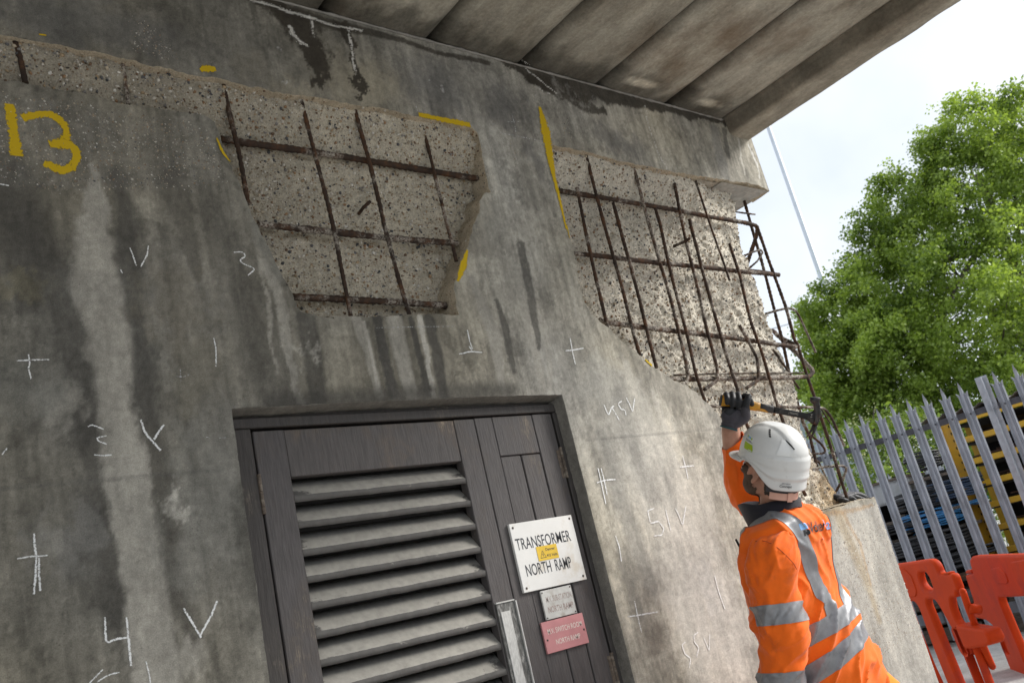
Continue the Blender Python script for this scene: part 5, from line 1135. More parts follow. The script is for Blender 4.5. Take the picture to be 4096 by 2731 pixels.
for sgn in (-1, 1):
    b = MB(); R_ = []
    for x_, y_, a in ((2028, 755, .0084), (2000, 840, .0070), (1958, 930, .0055), (1905, 1018, .0022)):
        i = (y_-755)/263; R_.append((cp(x_+sgn*(6+22*i), y_)+hn*sgn*(.0055+.004*i), RT*.9+UP*.3, hn, a, .0058, .7))
    loft(b, R_, 14); b.build('claw', MT['hhead'], hd, True)
for k in range(7):
    x_, y_ = 2085-.00055*(k*46-120)**2, 395+k*50; b = MB(); b.box((-.0045, -.0009, -.0018), (.0045, .0009, .0018), Matrix.Translation(Vector(cp(x_+14, y_)+hn*.0108)) @ Matrix(((hu[0], hn[0], hw[0]), (hu[1], hn[1], hw[1]), (hu[2], hn[2], hw[2]))).to_4x4()); b.build('head_rib', MT['hhead'], hd)
MT['hlet'] = simple('worn_grey_lettering', (.22, .21, .19), .6, .3, 300)
def hamtext(body, x0, x1, y, h, rot=True, bold=.02):
    c0 = hq(U((x0+x1)/2), -(y-345-(((x0+x1)/2)-500)*math.tan(math.radians(9.6)))*mpp, .0064); s_ = -1 if rot else 1
    M = Matrix(((HU[0]*s_, -hn[0], hw[0]*s_, c0[0]), (HU[1]*s_, -hn[1], hw[1]*s_, c0[1]), (HU[2]*s_, -hn[2], hw[2]*s_, c0[2]), (0, 0, 0, 1))); w_ = (x1-x0)*mpp/2
    return text(body, -w_, w_, -h/2, h/2, 0, MT['hlet'], ham, bold=bold, M=M)
hamtext('DeWALT', 1505, 1695, 545, .0085); 
c0 = cp(1945, 582)+hn*.0094; M = Matrix(((hw[0], -hn[0], -HU[0], c0[0]), (hw[1], -hn[1], -HU[1], c0[1]), (hw[2], -hn[2], -HU[2], c0[2]), (0, 0, 0, 1))); text('14', -.0068, .0068, -.0035, .0035, 0, MT['hlet'], ham, bold=.02, M=M)

# ================================================================== glove left on the ledge
GX = lambda x, y, Y: W((3300+x/8.711)/PX, (1900+y/8.711)/PX, Y)
b = MB()
limb(b, [GX(360, 760, .11), GX(520, 800, .10), GX(760, 800, .09), GX(930, 720, .09)], (.015, .021, .022, .019)); limb(b, [GX(600, 760, .14), GX(900, 680, .14)], (.018, .018))
for pts, r in [([GX(800, 830, .07), GX(920, 800, .06), GX(1060, 880, .05)], (.015, .0135, .0105)), ([GX(930, 720, .09), GX(1120, 780, .08), GX(1360, 850, .07)], (.016, .014, .0115)), ([GX(980, 680, .12), GX(1200, 690, .11), GX(1500, 860, .10)], (.016, .0145, .0115)), ([GX(980, 660, .15), GX(1220, 665, .15), GX(1470, 790, .14)], (.014, .013, .011)), ([GX(520, 850, .07), GX(640, 860, .05), GX(760, 890, .045)], (.014, .013, .011))]: limb(b, pts, r, 14, 5)
g2 = remesh(b, .0034, 3); displace(g2, lambda p: .010*n3(p, 20, 3)+.003*n3(p, 60, 4))
lg = link('work_glove', g2, None, [MT['nitrile'], MT['knit']], True); tag(lg, 'dark grey work glove lying on the ledge behind the rusty bar', 'glove')
co, no = get(g2); g2.polygons.foreach_set('material_index', [1 if p.normal.z > .55 else 0 for p in g2.polygons]); hem = MB().tube([GX(325, 745, .115), GX(350, 758, .113)], .0155, 20, False).build('cuff_hem', MT['teal'], lg, True)
# ================================================================== ground
m, n, l, b = nodes('yard_concrete'); v = coords(n)
f1 = tex_noise(n, l, v, .55, 7, .62); f2 = tex_noise(n, l, v, 7, 8, .7); f3 = tex_noise(n, l, v, 60, 5, .7)
cc = ramp(n, l, f1, [(.35, (.34, .33, .30)), (.62, (.50, .49, .47))]); cc = mixc(n, l, cc, ramp(n, l, f2, [(.3, .7), (.7, 1.15)]), 1.0, 'MULTIPLY'); cc = mixc(n, l, cc, ramp(n, l, f3, [(.3, .8), (.7, 1.12)]), 1.0, 'MULTIPLY')
l.new(cc, b.inputs['Base Color']); b.inputs['Roughness'].default_value = .93; nb = bump(n, l, b, f3, .01, .6); bump(n, l, b, f2, .02, .4, nb)
g = np.arange(-60, 120.1, 4.0); X, Y = np.meshgrid(g, np.arange(-80, 120.1, 4.0)); i = np.arange(X.size).reshape(X.shape)
tag(mesh('ground', np.stack([X.ravel(), Y.ravel(), np.zeros(X.size)], 1), np.stack([i[:-1, :-1], i[:-1, 1:], i[1:, 1:], i[1:, :-1]], -1).reshape(-1, 4), m), kind='structure')

# ================================================================== palisade fence
FB = ZP(2192, 1487, 0); FD = V3((.1682, -.9857, 0)); FN = V3((-.9857, -.1682, 0))      # base point, run, side towards the yard
FH = 2.18
def onf(x, y, off=0.0):                   # sight point on the fence plane moved `off` behind it
    r = ray(x, y); p0 = FB-FN*off; t = ((p0-CAM)@FN)/(r@FN); return CAM+r*t
def fs(x, y, off=0.0): p = onf(x, y, off); return (p-FB)@FD, p[2]
MT['galv'] = simple('weathered_galvanised_steel', (.265, .282, .32), .5, .22, 22, .002, metal=.35, dirt=(.16, .165, .18), dscale=10, stretch=(1, 1, .3))
MT['galvb'] = simple('bright_galvanised_steel', (.33, .35, .39), .42, .15, 20, .001, metal=.4); MT['rail'] = simple('dark_fence_rail', (.055, .055, .065), .6, .3, 20, metal=.3)
fence = empty('palisade_fence', tuple(FB), 'galvanised steel palisade fence with three-pointed pales along the yard edge', 'fence')
tips = [fs(*c(6, q)[0]) for q in ((1055, 1340), (1150, 1300), (1255, 1270), (1360, 1235), (1460, 1195), (1570, 1160), (1680, 1122), (1790, 1082), (1910, 1042), (2140, 975), (2275, 940))]
S0 = [t[0] for t in tips]; pitch = np.mean(np.diff(S0[:9])); 
def frame(s_, off=0.0, z=0.0): p = FB+FD*s_-FN*off; return Matrix(((FD[0], FN[0], 0, p[0]), (FD[1], FN[1], 0, p[1]), (FD[2], FN[2], 1, z), (0, 0, 0, 1)))
def pale_mesh(H, w=.080, z0=.06):
    prof = [(-.5, .0), (-.40, .013), (-.30, .004), (-.17, .004), (-.09, .014), (.09, .014), (.17, .004), (.30, .004), (.40, .013), (.5, 0)]
    zs = [z0, .5, 1.0, 1.5, H-.2, H-.130]; v = []; f = []; np_ = len(prof)
    for z in zs:
        for x, y in prof: v.append((x*w, y, z))
    for i in range(len(zs)-1):
        for j in range(np_-1): a = i*np_+j; f.append((a, a+1, a+np_+1, a+np_))
    b0 = (len(zs)-1)*np_; heads = [-.022, -.030, -.046, -.020, .018, .018, -.020, -.046, -.030, -.022]     # three points, outer ones bent outwards
    k0 = len(v)
    for j, (x, y) in enumerate(prof):
        ox = .010*(1 if x > 0 else -1) if abs(x) > .35 else 0; v.append((x*w*(1 if abs(x) > .12 else 1.3)+ox, y+(.010 if abs(x) > .35 else 0), H-.060+heads[j]))
    for j in range(np_-1): f.append((b0+j, b0+j+1, k0+j+1, k0+j))
    v.append((0, .012, H)); t = len(v)-1; f.append((k0+4, k0+5, t)); f.append((k0+3, k0+4, t)); f.append((k0+5, k0+6, t))
    me = bpy.data.meshes.new('pale'); me.from_pydata(v, [], f); me.materials.append(MT['galv'])
    bm = bmesh.new(); bm.from_mesh(me); r = bmesh.ops.solidify(bm, geom=bm.faces[:], thickness=.003); bm.to_mesh(me); bm.free(); return me
PM_ = pale_mesh(FH); bolt_me = bpy.data.meshes.new('bolt'); bb = MB().tube([(0, .010, 0), (0, .024, 0), (0, .027, 0)], [.008, .008, .005], 8); bolt_me.from_pydata(bb.v, [], bb.f); bolt_me.materials.append(MT['rail'])
RZ = 1.895
spos = sorted(set([S0[0]+pitch*k for k in range(-9, 0)]+S0+[S0[-1]+pitch*k for k in range(1, 12)]))
for s_ in spos:
    o = bpy.data.objects.new('pale', PM_); C.objects.link(o); o.matrix_world = frame(s_+random.gauss(0, .003), 0, 0) @ Matrix.Rotation(random.gauss(0, .004), 4, 'Y'); o.parent = fence; bpy_par.append((o, fence))
    for z in (RZ, .42):
        q = bpy.data.objects.new('bolt', bolt_me); C.objects.link(q); q.matrix_world = frame(s_, 0, z); q.parent = o; bpy_par.append((q, o))
sA, sB = spos[0]-.1, spos[-1]+.1
for z in (RZ, .42):
    b = MB(); b.beam(FB+FD*sA-FN*.006+ZU*z, FB+FD*sB-FN*.006+ZU*z, .008, .055); b.beam(FB+FD*sA-FN*.033+ZU*(z+.026), FB+FD*sB-FN*.033+ZU*(z+.026), .045, .006); b.build('rail', MT['rail'], fence)
sp, _ = fs(*c(6, (2050, 1000))[0]); posts = [sp, sp-2.75, sp+2.75]
for k, s_ in enumerate(posts):
    b = MB(); M = frame(s_, .02)
    b.box((-.050, .018, -.3), (.050, .024, FH+.0), M); b.box((.010, .0245, -.3), (.016, .085, FH-.01), M); b.box((-.05, .0855, -.3), (.05, .0915, FH-.06), M) if k else None
    o = b.build('post', MT['galvb'], fence); add_bevel(o, .0015, 1)
    b = MB(); b.box((-.03, .025, RZ-.02), (.045, .034, RZ+.03), M); b.tube([M @ Vector((.02, .03, RZ)), M @ Vector((.02, .048, RZ))], .011, 8); b.build('fishplate', MT['galv'], o)
    v_, f_ = ell(None, M @ Vector((0, .03, -.02)), (.20, .17, .09), 18, 8); o2 = mesh('concrete_foot', np.array(v_)+rng.normal(0, .006, (len(v_), 3)), f_, MT['plainconc'], fence, True)

# ================================================================== second fence, far side of the store
rf = empty('rear_fence', tuple(FB-FN*4.2), 'pale galvanised palisade fence partly hidden behind the stored cables', 'fence')
RO = 4.2
rt = [onf(*c(12, q)[0], RO) for q in ((115, 870), (212, 842), (275, 825), (500, 765), (612, 735))]; RH = float(np.mean([p[2] for p in rt])); PR = pale_mesh(max(1.2, RH), .08)
sr0 = [(p-FB)@FD for p in rt]; PR.materials[0] = MT['galvb']; rs = np.arange(sr0[0]-2.4, sr0[-1]+3.2, .17)
for s_ in rs:
    o = bpy.data.objects.new('pale', PR); C.objects.link(o); o.matrix_world = frame(s_, RO); o.parent = rf; bpy_par.append((o, rf))
b = MB(); b.beam(FB+FD*rs[0]-FN*(RO+.01)+ZU*(RH-.3), FB+FD*rs[-1]-FN*(RO+.01)+ZU*(RH-.3), .01, .05); b.build('rail', MT['rail'], rf)

# ================================================================== yellow steel storage rack
MT['ryel'] = simple('yellow_painted_steel', (.62, .36, .022), .45, .1, 18, .001, dirt=(.42, .25, .05), dscale=9); MT['rbrown'] = simple('rusty_brown_bar', (.115, .062, .040), .8, .35, 30); MT['dark'] = simple('shade_black', (.016, .015, .015), .9)  # last one: near-black that stands in for shade among the stored goods
RK = 1.1
rack = empty('storage_rack', tuple(onf(*c(12, (700, 1000))[0], RK)*V3((1, 1, 0))), 'yellow steel storage rack holding rusty bars behind the palisade fence', 'rack')
sl0, zt = fs(*c(12, (548, 480))[0], RK); slb, zb_ = fs(*c(12, (905, 1500))[0], RK); sl0 = (sl0+slb)/2; LEN = 2.3
for s_ in (sl0, sl0+LEN):
    M = frame(s_, RK); b = MB(); b.box((-.055, -.06, 0), (.045, -.052, zt), M); b.box((.046, -.06, 0), (.054, .0, zt), M); b.box((-.064, -.06, 0), (-.056, .0, zt), M); o = b.build('upright', MT['ryel'], rack)
    h = MB()
    for k in range(int(zt/.075)): h.box((.020, -.0515, .05+k*.075), (.034, -.0495, .075+k*.075), M)
    h.build('slot_holes', MT['dark'], o)['kind'] = 'stuff'
    M = frame(s_, RK+.9); b = MB(); b.box((-.05, -.06, 0), (.05, 0, zt), M); b.build('upright', MT['ryel'], rack)
rg = [fs(*c(12, q)[0], RK)[1] for q in ((650, 458), (702, 605), (765, 775), (827, 947), (891, 1115), (956, 1290), (1022, 1465))]; dz = np.mean(np.diff(rg)); rg += [rg[-1]+dz*k for k in (1, 2, 3) if rg[-1]+dz*k > .1]
for z in rg:
    M = frame(sl0, RK); o = MB().box((.055, -.05, z-.030), (LEN-.06, -.010, z+.026), M).build('shelf_beam', MT['ryel'], rack); add_bevel(o, .003, 1)
    MB().box((.055, -.92, z-.028), (LEN-.06, -.88, z+.022), M).build('shelf_beam', MT['ryel'], rack)
    MB().box((.06, -.90, z-.045), (LEN-.07, -.07, z-.033), M).build('shelf_panel', MT['dark'], rack)
M = frame(sl0, RK); MB().box((-.05, -1.0, 0), (LEN, -.97, zt), M).build('shade_panel', MT['dark'], rack)  # near-black sheet giving the rack its dark interior in place of shade
ORD = ('top', 'second highest', 'third highest', 'fourth highest', 'fifth highest', 'sixth highest', 'seventh highest', 'eighth highest', 'ninth highest', 'lowest')
for k, z in enumerate(rg):
    for q in range(2):
        b = MB(); a = random.uniform(.08, .5); d_ = (-.22, -.6)[q]+random.uniform(-.08, .08); h = z+.026+.012*(q+1)+random.uniform(0, .04); b.tube([M @ Vector((a, d_, h)), M @ Vector((a+random.uniform(1.0, 1.7), d_+random.uniform(-.08, .08), h+.005))], random.uniform(.008, .016), 8)
        tag(b.build('steel_bar', MT['rbrown']), 'rusty brown steel bar lying near the %s of the yellow rack\'s %s shelf' % (('front', 'back')[q], ORD[k]), 'steel bar', 'steel bars stored on the yellow rack')
# corrugated sheet over the rack
v = []; f = []; N = 80
for j in range(N+1):
    x = -.35+(LEN+.5)*j/N
    for y in (.02, -1.05): v.append(M @ Vector((x, y, zt+.085+.020*math.sin(j*1.25)+.05*(-y))))
for j in range(N): f.append((2*j, 2*j+2, 2*j+3, 2*j+1))
MT['sheet'] = simple('grimy_corrugated_sheet', (.10, .095, .09), .7, .3, 12, dirt=(.2, .15, .11), dscale=6); o = mesh('roof_sheet', v, f, MT['sheet'], rack, True); sm = o.modifiers.new('thickness', 'SOLIDIFY'); sm.thickness = .006

# ================================================================== cable coils, shelves and scrap behind the fence
MT['cabk'] = simple('black_cable', (.020, .021, .024), .45, .3, 40); MT['cabl'] = simple('bright_blue_cable', (.04, .21, .46), .4, .15, 30); MT['cadb'] = simple('dark_blue_cable', (.014, .035, .075), .45, .2, 30); MT['timb'] = simple('old_grey_timber', (.16, .13, .105), .85, .3, 14, .003, stretch=(1, 1, 6), dirt=(.07, .055, .045), dscale=6)
def coil(px_, off, R, n_, h, r, mat, label, name='cable_coil', tilt=0):
    p = onf(*px_, off); b = MB(); rr = random.Random(int(px_[0]*7+px_[1]))
    for k in range(n_):
        z = p[2]-h/2+h*(k+.5)/n_; ph = rr.uniform(0, 6); P = []
        for q in range(29):
            a = 2*math.pi*q/28; ra = R*(1+.05*math.sin(a*2+ph)+rr.uniform(-.012, .012)); P.append((p[0]+ra*math.cos(a)*1.0, p[1]+ra*math.sin(a)*1.12, z+.010*math.sin(a*2+ph)+tilt*math.cos(a)*R))
        b.tube(P, r, 6, False)
    return tag(b.build(name, MT[mat], None, True), label, 'cable coil', 'cable coils stacked behind the fence')
c12 = lambda x, y: c(12, (x, y))[0]
coil(c12(385, 770), .75, .16, 7, .16, .011, 'cabk', 'small black cable coil on top of the grey plank')
coil(c12(372, 1070), .62, .27, 9, .17, .010, 'cabk', 'loose black cable coil above the bright blue one')
coil(c12(560, 1010), .72, .30, 8, .17, .011, 'cadb', 'dark blue cable coil under the grey plank')
coil(c12(432, 1222), .60, .26, 11, .15, .0068, 'cabl', 'bright blue cable coil between the black coils')
coil(c12(690, 1110), .85, .20, 3, .045, .008, 'cabl', 'thin blue cable coil beside the yellow rack upright')
coil(c12(450, 1480), .55, .37, 13, .36, .014, 'cabk', 'tall black cable coil below the bright blue one', tilt=.04)
coil(c12(190, 1300), .55, .28, 4, .08, .010, 'cabk', 'flat black cable coil beside the concrete column')
coil(c12(200, 1450), .55, .30, 6, .12, .011, 'cabk', 'black cable coil near the column, lowest of its stack')
coil(c12(760, 1480), .75, .25, 4, .08, .012, 'cabk', 'low black cable coil near the foot of the yellow upright')
P = [onf(*c12(*q), .50) for q in ((508, 1300), (545, 1330), (560, 1360), (597, 1385))]; tag(MB().tube(resample(fillet(P, .05), .02), .006, 8).build('hose', simple('cream_hose', (.62, .56, .42), .5), None, True), 'short cream hose end hanging over the tall black coil', 'hose')
P = [onf(*c12(*q), .52) for q in ((280, 1420), (285, 1380), (310, 1345), (380, 1300), (430, 1270))]; tag(MB().tube(resample(fillet(P, .05), .02), .005, 8).build('cable', MT['cabl'], None, True), 'loose blue cable looping down from the bright blue coil', 'cable')
sh = empty('storage_shelf', tuple(onf(*c12(400, 1300), .8)*V3((1, 1, 0))), 'dark timber shelving carrying the cable coils behind the fence', 'shelf')
sL, _ = fs(*c12(60, 1300), .6); sR, _ = fs(*c12(730, 1300), .6); M = frame(0, .4)
for z in [onf(*c12(420, q), .55)[2] for q in (1155, 1310)]+[.55, .1]: MB().box((sL, -.85, z-.05), (sR, -.05, z-.022), M).build('shelf_board', MT['timb'], sh)
MB().box((sL, -.95, 0), (sR, -.90, 1.55), M).build('shade_board', MT['dark'], sh)  # near-black sheet, shade behind the coils put into its colour
for s_ in (sL, sR-.06): MB().box((s_, -.86, 0), (s_+.055, -.80, 1.5), M).build('shelf_post', MT['timb'], sh)
b = MB(); b.beam(onf(*c12(265, 945), .60), onf(*c12(640, 850), .75), .22, .028); tag(b.build('plank', MT['timb']), 'weathered grey plank lying across the top of the coils', 'plank')
MT['cab'] = simple('pale_grey_cabinet_paint', (.50, .52, .54), .5, .06, 10, dirt=(.36, .37, .36), dscale=5)
q0 = onf(*c12(0, 955), .62); q1 = onf(*c12(255, 905), .62); zt2 = (q0[2]+q1[2])/2; s0_, s1_ = (q0-FB)@FD-.1, (q1-FB)@FD; M = frame(0, .62); zbt = onf(*c12(130, 1105), .62)[2]
kb = empty('metal_cabinet', tuple(FB+FD*s0_-FN*.62), 'pale grey metal cabinet with an open dark base beside the concrete column', 'cabinet')
MB().box((s0_, -.5, zbt), (s1_, 0, zt2), M).build('cabinet_body', MT['cab'], kb); MB().box((s0_-.02, -.52, zt2+.002), (s1_+.02, .03, zt2+.025), M).build('cabinet_top', MT['timb'], kb); MB().box((s0_+.01, .002, zbt+.02), ((s0_+s1_)/2-.03, .012, zt2-.02), M).build('cabinet_door', MT['cab'], kb); MB().box(((s0_+s1_)/2-.02, .002, zbt+.02), (s1_-.01, .012, zt2-.02), M).build('cabinet_door', MT['cab'], kb)
for s_ in (s0_+.01, s1_-.05): MB().box((s_, -.45, 0), (s_+.04, -.05, zbt-.002), M).build('cabinet_leg', MT['rail'], kb)
# pallets and steel lying low behind the barriers
def pallet(s_, off, z, label):
    e = empty('pallet', tuple(FB+FD*s_-FN*off+ZU*z), label, 'pallet', 'timber pallets stacked behind the barriers'); M = frame(s_, off, z)
    for k in range(6): MB().box((k*.205, -1.0, .118), (k*.205+.15, 0, .14), M).build('board', MT['timb'], e)
    for k in range(3): MB().box((0, -.1-.43*k, .024), (1.17, -.0-.43*k, .116), M).build('bearer', MT['timb'], e)
    for k in range(3): MB().box((k*.5, -1.0, 0), (k*.5+.12, 0, .022), M).build('foot_board', MT['timb'], e)
a0, _ = fs(*c(13, (420, 900))[0], .35)
for k, (lab) in enumerate(('weathered timber pallet flat on the ground behind the barriers', 'second timber pallet up from the ground behind the barriers', 'uppermost timber pallet of the stack behind the barriers')): pallet(a0-.2+.03*k, .35, .145*k, lab)
a1, _ = fs(*c(13, (1050, 900))[0], .35)
for k, lab in enumerate(('dark timber pallet under the yellow rack, lowest of its pair', 'dark timber pallet under the yellow rack, upper of its pair')): pallet(a1+.1, .4, .145*k, lab)
for (xa, ya), (xb, yb), off, lab in [((430, 920), (720, 880), .22, 'long grey steel channel lying in front of the pallets'), ((1130, 820), (1540, 760), .22, 'grey steel channel resting level with the second barrier\'s legs')]:
    A = onf(*c(13, (xa, ya))[0], off); B_ = onf(*c(13, (xb, yb))[0], off); b = MB(); b.beam(A, B_, .05, .09); tag(b.build('steel_channel', MT['galv']), lab, 'steel channel')
A = onf(*c(13, (520, 520))[0], .25); B_ = onf(*c(13, (960, 440))[0], .25); o = empty('perforated_strip', tuple(A), 'rusty brown perforated steel strip lying on the pallets', 'steel strip'); MB().beam(A, B_, .05, .055).build('strip', MT['rbrown'], o)
b = MB(); dd = (B_-A); 
for k in range(22): q = A+dd*(k+.5)/22+FN*.027; b.beam(q-dd/22*.25, q+dd/22*.25, .006, .010)
b.build('strip_holes', simple('orange_rust', (.34, .16, .06), .8), o)['kind'] = 'stuff'

# ================================================================== red plastic barriers
MT['red'] = simple('red_barrier_plastic', (.46, .042, .006), .55, .10, 6, .0008, spec=.10, dirt=(.33, .035, .02), dscale=5)
def plane_of(pa, pb, t):
    P0 = TP(*pb, t); Z = P0[2]; A = ZP(*pa, Z); d_ = P0-A; d_[2] = 0; d_ /= np.linalg.norm(d_); nn = np.array([-d_[1], d_[0], 0]); nn = nn if nn @ (CAM-P0) > 0 else -nn
    return P0, d_, nn
def plate(name, par, pl, outer, inner, th, bev, mat, off=0.0, ext=True, grow=None):
    P0, d_, nn = pl
    def to2(pts):
        o = []
        for x, y in pts:
            if isinstance(y, str): o.append((None, x)); continue
            r = ray(*c(13, (x, y))[0]); q = P0+nn*off; t = ((q-CAM)@nn)/(r@nn); p = CAM+r*t; o.append((((p-P0)@d_), p[2]))
        return o
    cu = bpy.data.curves.new(name, 'CURVE'); cu.dimensions = '2D'; cu.fill_mode = 'BOTH'; cu.extrude = th/2-bev; cu.bevel_depth = bev; cu.bevel_resolution = 2; cu.offset = -bev
    for k, ring_ in enumerate([outer]+inner):
        q = to2(ring_) if not (k == 0 and grow) else grow(to2(ring_))
        sp_ = cu.splines.new('POLY'); q = [V3((a, b_)) for a, b_ in q]
        q = fillet(q+[q[0], q[1]], .022)[2:-1] if len(q) > 3 else q
        sp_.points.add(len(q)-1)
        for j, (a, b_) in enumerate(q): sp_.points[j].co = (a, b_, 0, 1)
        sp_.use_cyclic_u = True
    o = bpy.data.objects.new(name, cu); C.objects.link(o); me = bpy.data.meshes.new_from_object(o.evaluated_get(bpy.context.evaluated_depsgraph_get())); C.objects.unlink(o); bpy.data.objects.remove(o)
    co, _ = get(me); q = P0+nn*off; put(me, np.array([V3((P0[0], P0[1], 0))+nn*off+d_*a+ZU*b_+nn*z for a, b_, z in co])); me.materials.clear()
    o = link(name, me, par, mat); me.polygons.foreach_set('use_smooth', [True]*len(me.polygons)); 
    try: me.set_sharp_from_angle(angle=math.radians(38))
    except Exception: pass
    return o
B1 = plane_of(c(13, (225, 325))[0], c(13, (560, 272))[0], 6.0); bar1 = empty('barrier', tuple(V3(B1[0])*V3((1, 1, 0))), 'red plastic barrier with a hand hole half hidden by the concrete column', 'barrier', 'red plastic barriers across the yard')
def feet1(q): return q
dn = lambda x, y, k: (x+(k-y)*.405, k)
plate('barrier_panel', bar1, B1, [(-420, 395), (219, 323), (560, 270), (605, 268), (645, 290), (680, 345), (705, 412), (838, 418), (862, 455), (912, 592), (882, 610), (888, 662), (822, 672), (835, 770), (885, 905), (945, 962), (1070, 1175), dn(1100, 1320, 2050), dn(1010, 1400, 2050), (850, 1010), (700, 745), (655, 687), (575, 690), (578, 740), dn(920, 1567, 2050), dn(790, 1567, 2050), (640, 1180), (490, 765), (440, 706), (345, 706), (395, 860), (470, 1060), (610, 1400), dn(715, 1567, 2050), dn(640, 1567, 2050), (420, 1020), (260, 720), (-420, 760)],
      [[(495, 408), (560, 398), (600, 450), (640, 562), (622, 585), (572, 580), (520, 530), (495, 455)], [(850, 1000), (890, 1000), (1000, 1250), (975, 1255), (930, 1200)]], .056, .018, MT['red'])
plate('slot_back', bar1, B1, [(835, 985), (905, 985), (1015, 1265), (965, 1270), (915, 1210)], [], .014, .003, MT['red'])
plate('moulded_panel', bar1, B1, [(-420, 440), (240, 372), (300, 370), (380, 440), (440, 600), (430, 665), (335, 672), (-420, 740)], [], .012, .005, MT['red'], .0275)
plate('spigot', bar1, B1, [(748, 428), (755, 404), (802, 400), (810, 428)], [], .05, .012, MT['red'])
sk_ = plate('socket', bar1, B1, [(905, 940), (950, 948), (1212, 990), (1245, 1015), (1285, 1100), (1278, 1150), (1080, 1192), (1010, 1190)], [], .11, .018, MT['red'], .02)
B2 = plane_of(c(13, (1090, 228))[0], c(13, (1500, 213))[0], 5.55); bar2 = empty('barrier', tuple(V3(B2[0])*V3((1, 1, 0))), 'red plastic barrier at the frame edge with its pin dropped in the other\'s socket', 'barrier', 'red plastic barriers across the yard')
plate('barrier_panel', bar2, B2, [(1022, 275), (1042, 238), (1090, 228), (1558, 212), (2330, 186), (2385, 220), (2480, 480), dn(2480, 480, 2100), dn(2310, 560, 2100), (2300, 760), (2210, 655), (2050, 640), (1600, 652), (1455, 660), (1335, 665), (1345, 720), (1558, 1225), dn(1700, 1567, 2100), dn(1520, 1567, 2100), (1440, 1380), (1330, 1085), (1275, 965), (1200, 905), (1095, 880), (1000, 850), (985, 770), (1060, 735), (1065, 690), (978, 430), (1062, 408)],
      [[(1312, 1000), (1345, 995), (1445, 1250), (1420, 1262), (1385, 1220)]], .056, .018, MT['red'])
plate('slot_back', bar2, B2, [(1300, 985), (1360, 982), (1460, 1262), (1410, 1275), (1370, 1230)], [], .014, .003, MT['red'])
plate('moulded_panel', bar2, B2, [(1215, 372), (1300, 352), (1370, 420), (1402, 500), (1385, 530), (1290, 530), (1235, 470)], [], .014, .006, MT['red'], .0270)
plate('moulded_panel', bar2, B2, [(1425, 300), (1558, 280), (2250, 250), (2250, 700), (1558, 600), (1460, 500)], [], .014, .006, MT['red'], .0270)
plate('spigot', bar2, B2, [(985, 420), (977, 385), (1032, 370), (1048, 415)], [], .05, .012, MT['red'])
pin = [TP(*c(13, q)[0], 5.62) for q in ((918, 608), (980, 790), (1050, 970), (1150, 1220), (1226, 1392))]; MB().tube(resample(pin, .02), .021, 12).build('pin', MT['red'], bar2, True)
for p in (pin[0], pin[-1]): v_, f_ = ell(None, p, (.021,)*3, 12, 8); mesh('pin_end', v_, f_, MT['red'], bar2, True)
MB().tube([TP(*c(13, q)[0], 5.60) for q in ((985, 790), (1035, 790), (1100, 800))], .030, 12).build('pin_arm', MT['red'], bar2, True)
# ================================================================== trees, shrubs, street lamps and the far shed
m, n, l, b = nodes('leaves'); at = n.new('ShaderNodeAttribute'); at.attribute_name = 'Col'
l.new(at.outputs['Color'], b.inputs['Base Color']); b.inputs['Roughness'].default_value = .38; b.inputs['Specular IOR Level'].default_value = .5
tr = n.new('ShaderNodeBsdfTranslucent'); g_ = mixc(n, l, at.outputs['Color'], (1.25, 1.25, .5), 1.0, 'MULTIPLY'); l.new(g_, tr.inputs['Color']); ms = n.new('ShaderNodeMixShader'); ms.inputs[0].default_value = .5
l.new(b.outputs['BSDF'], ms.inputs[1]); l.new(tr.outputs['BSDF'], ms.inputs[2]); l.new(ms.outputs[0], n['Material Output'].inputs['Surface']); MT['leaf'] = m
MT['bark'] = simple('grey_brown_bark', (.10, .085, .07), .9, .35, 12, .01, stretch=(3, 3, .5))
LFV = np.array([(0, 0, 0), (.46, .52, .10), (0, 1.08, -.08), (-.46, .52, .10)]); LFF = np.array([(0, 1, 2), (0, 2, 3)])
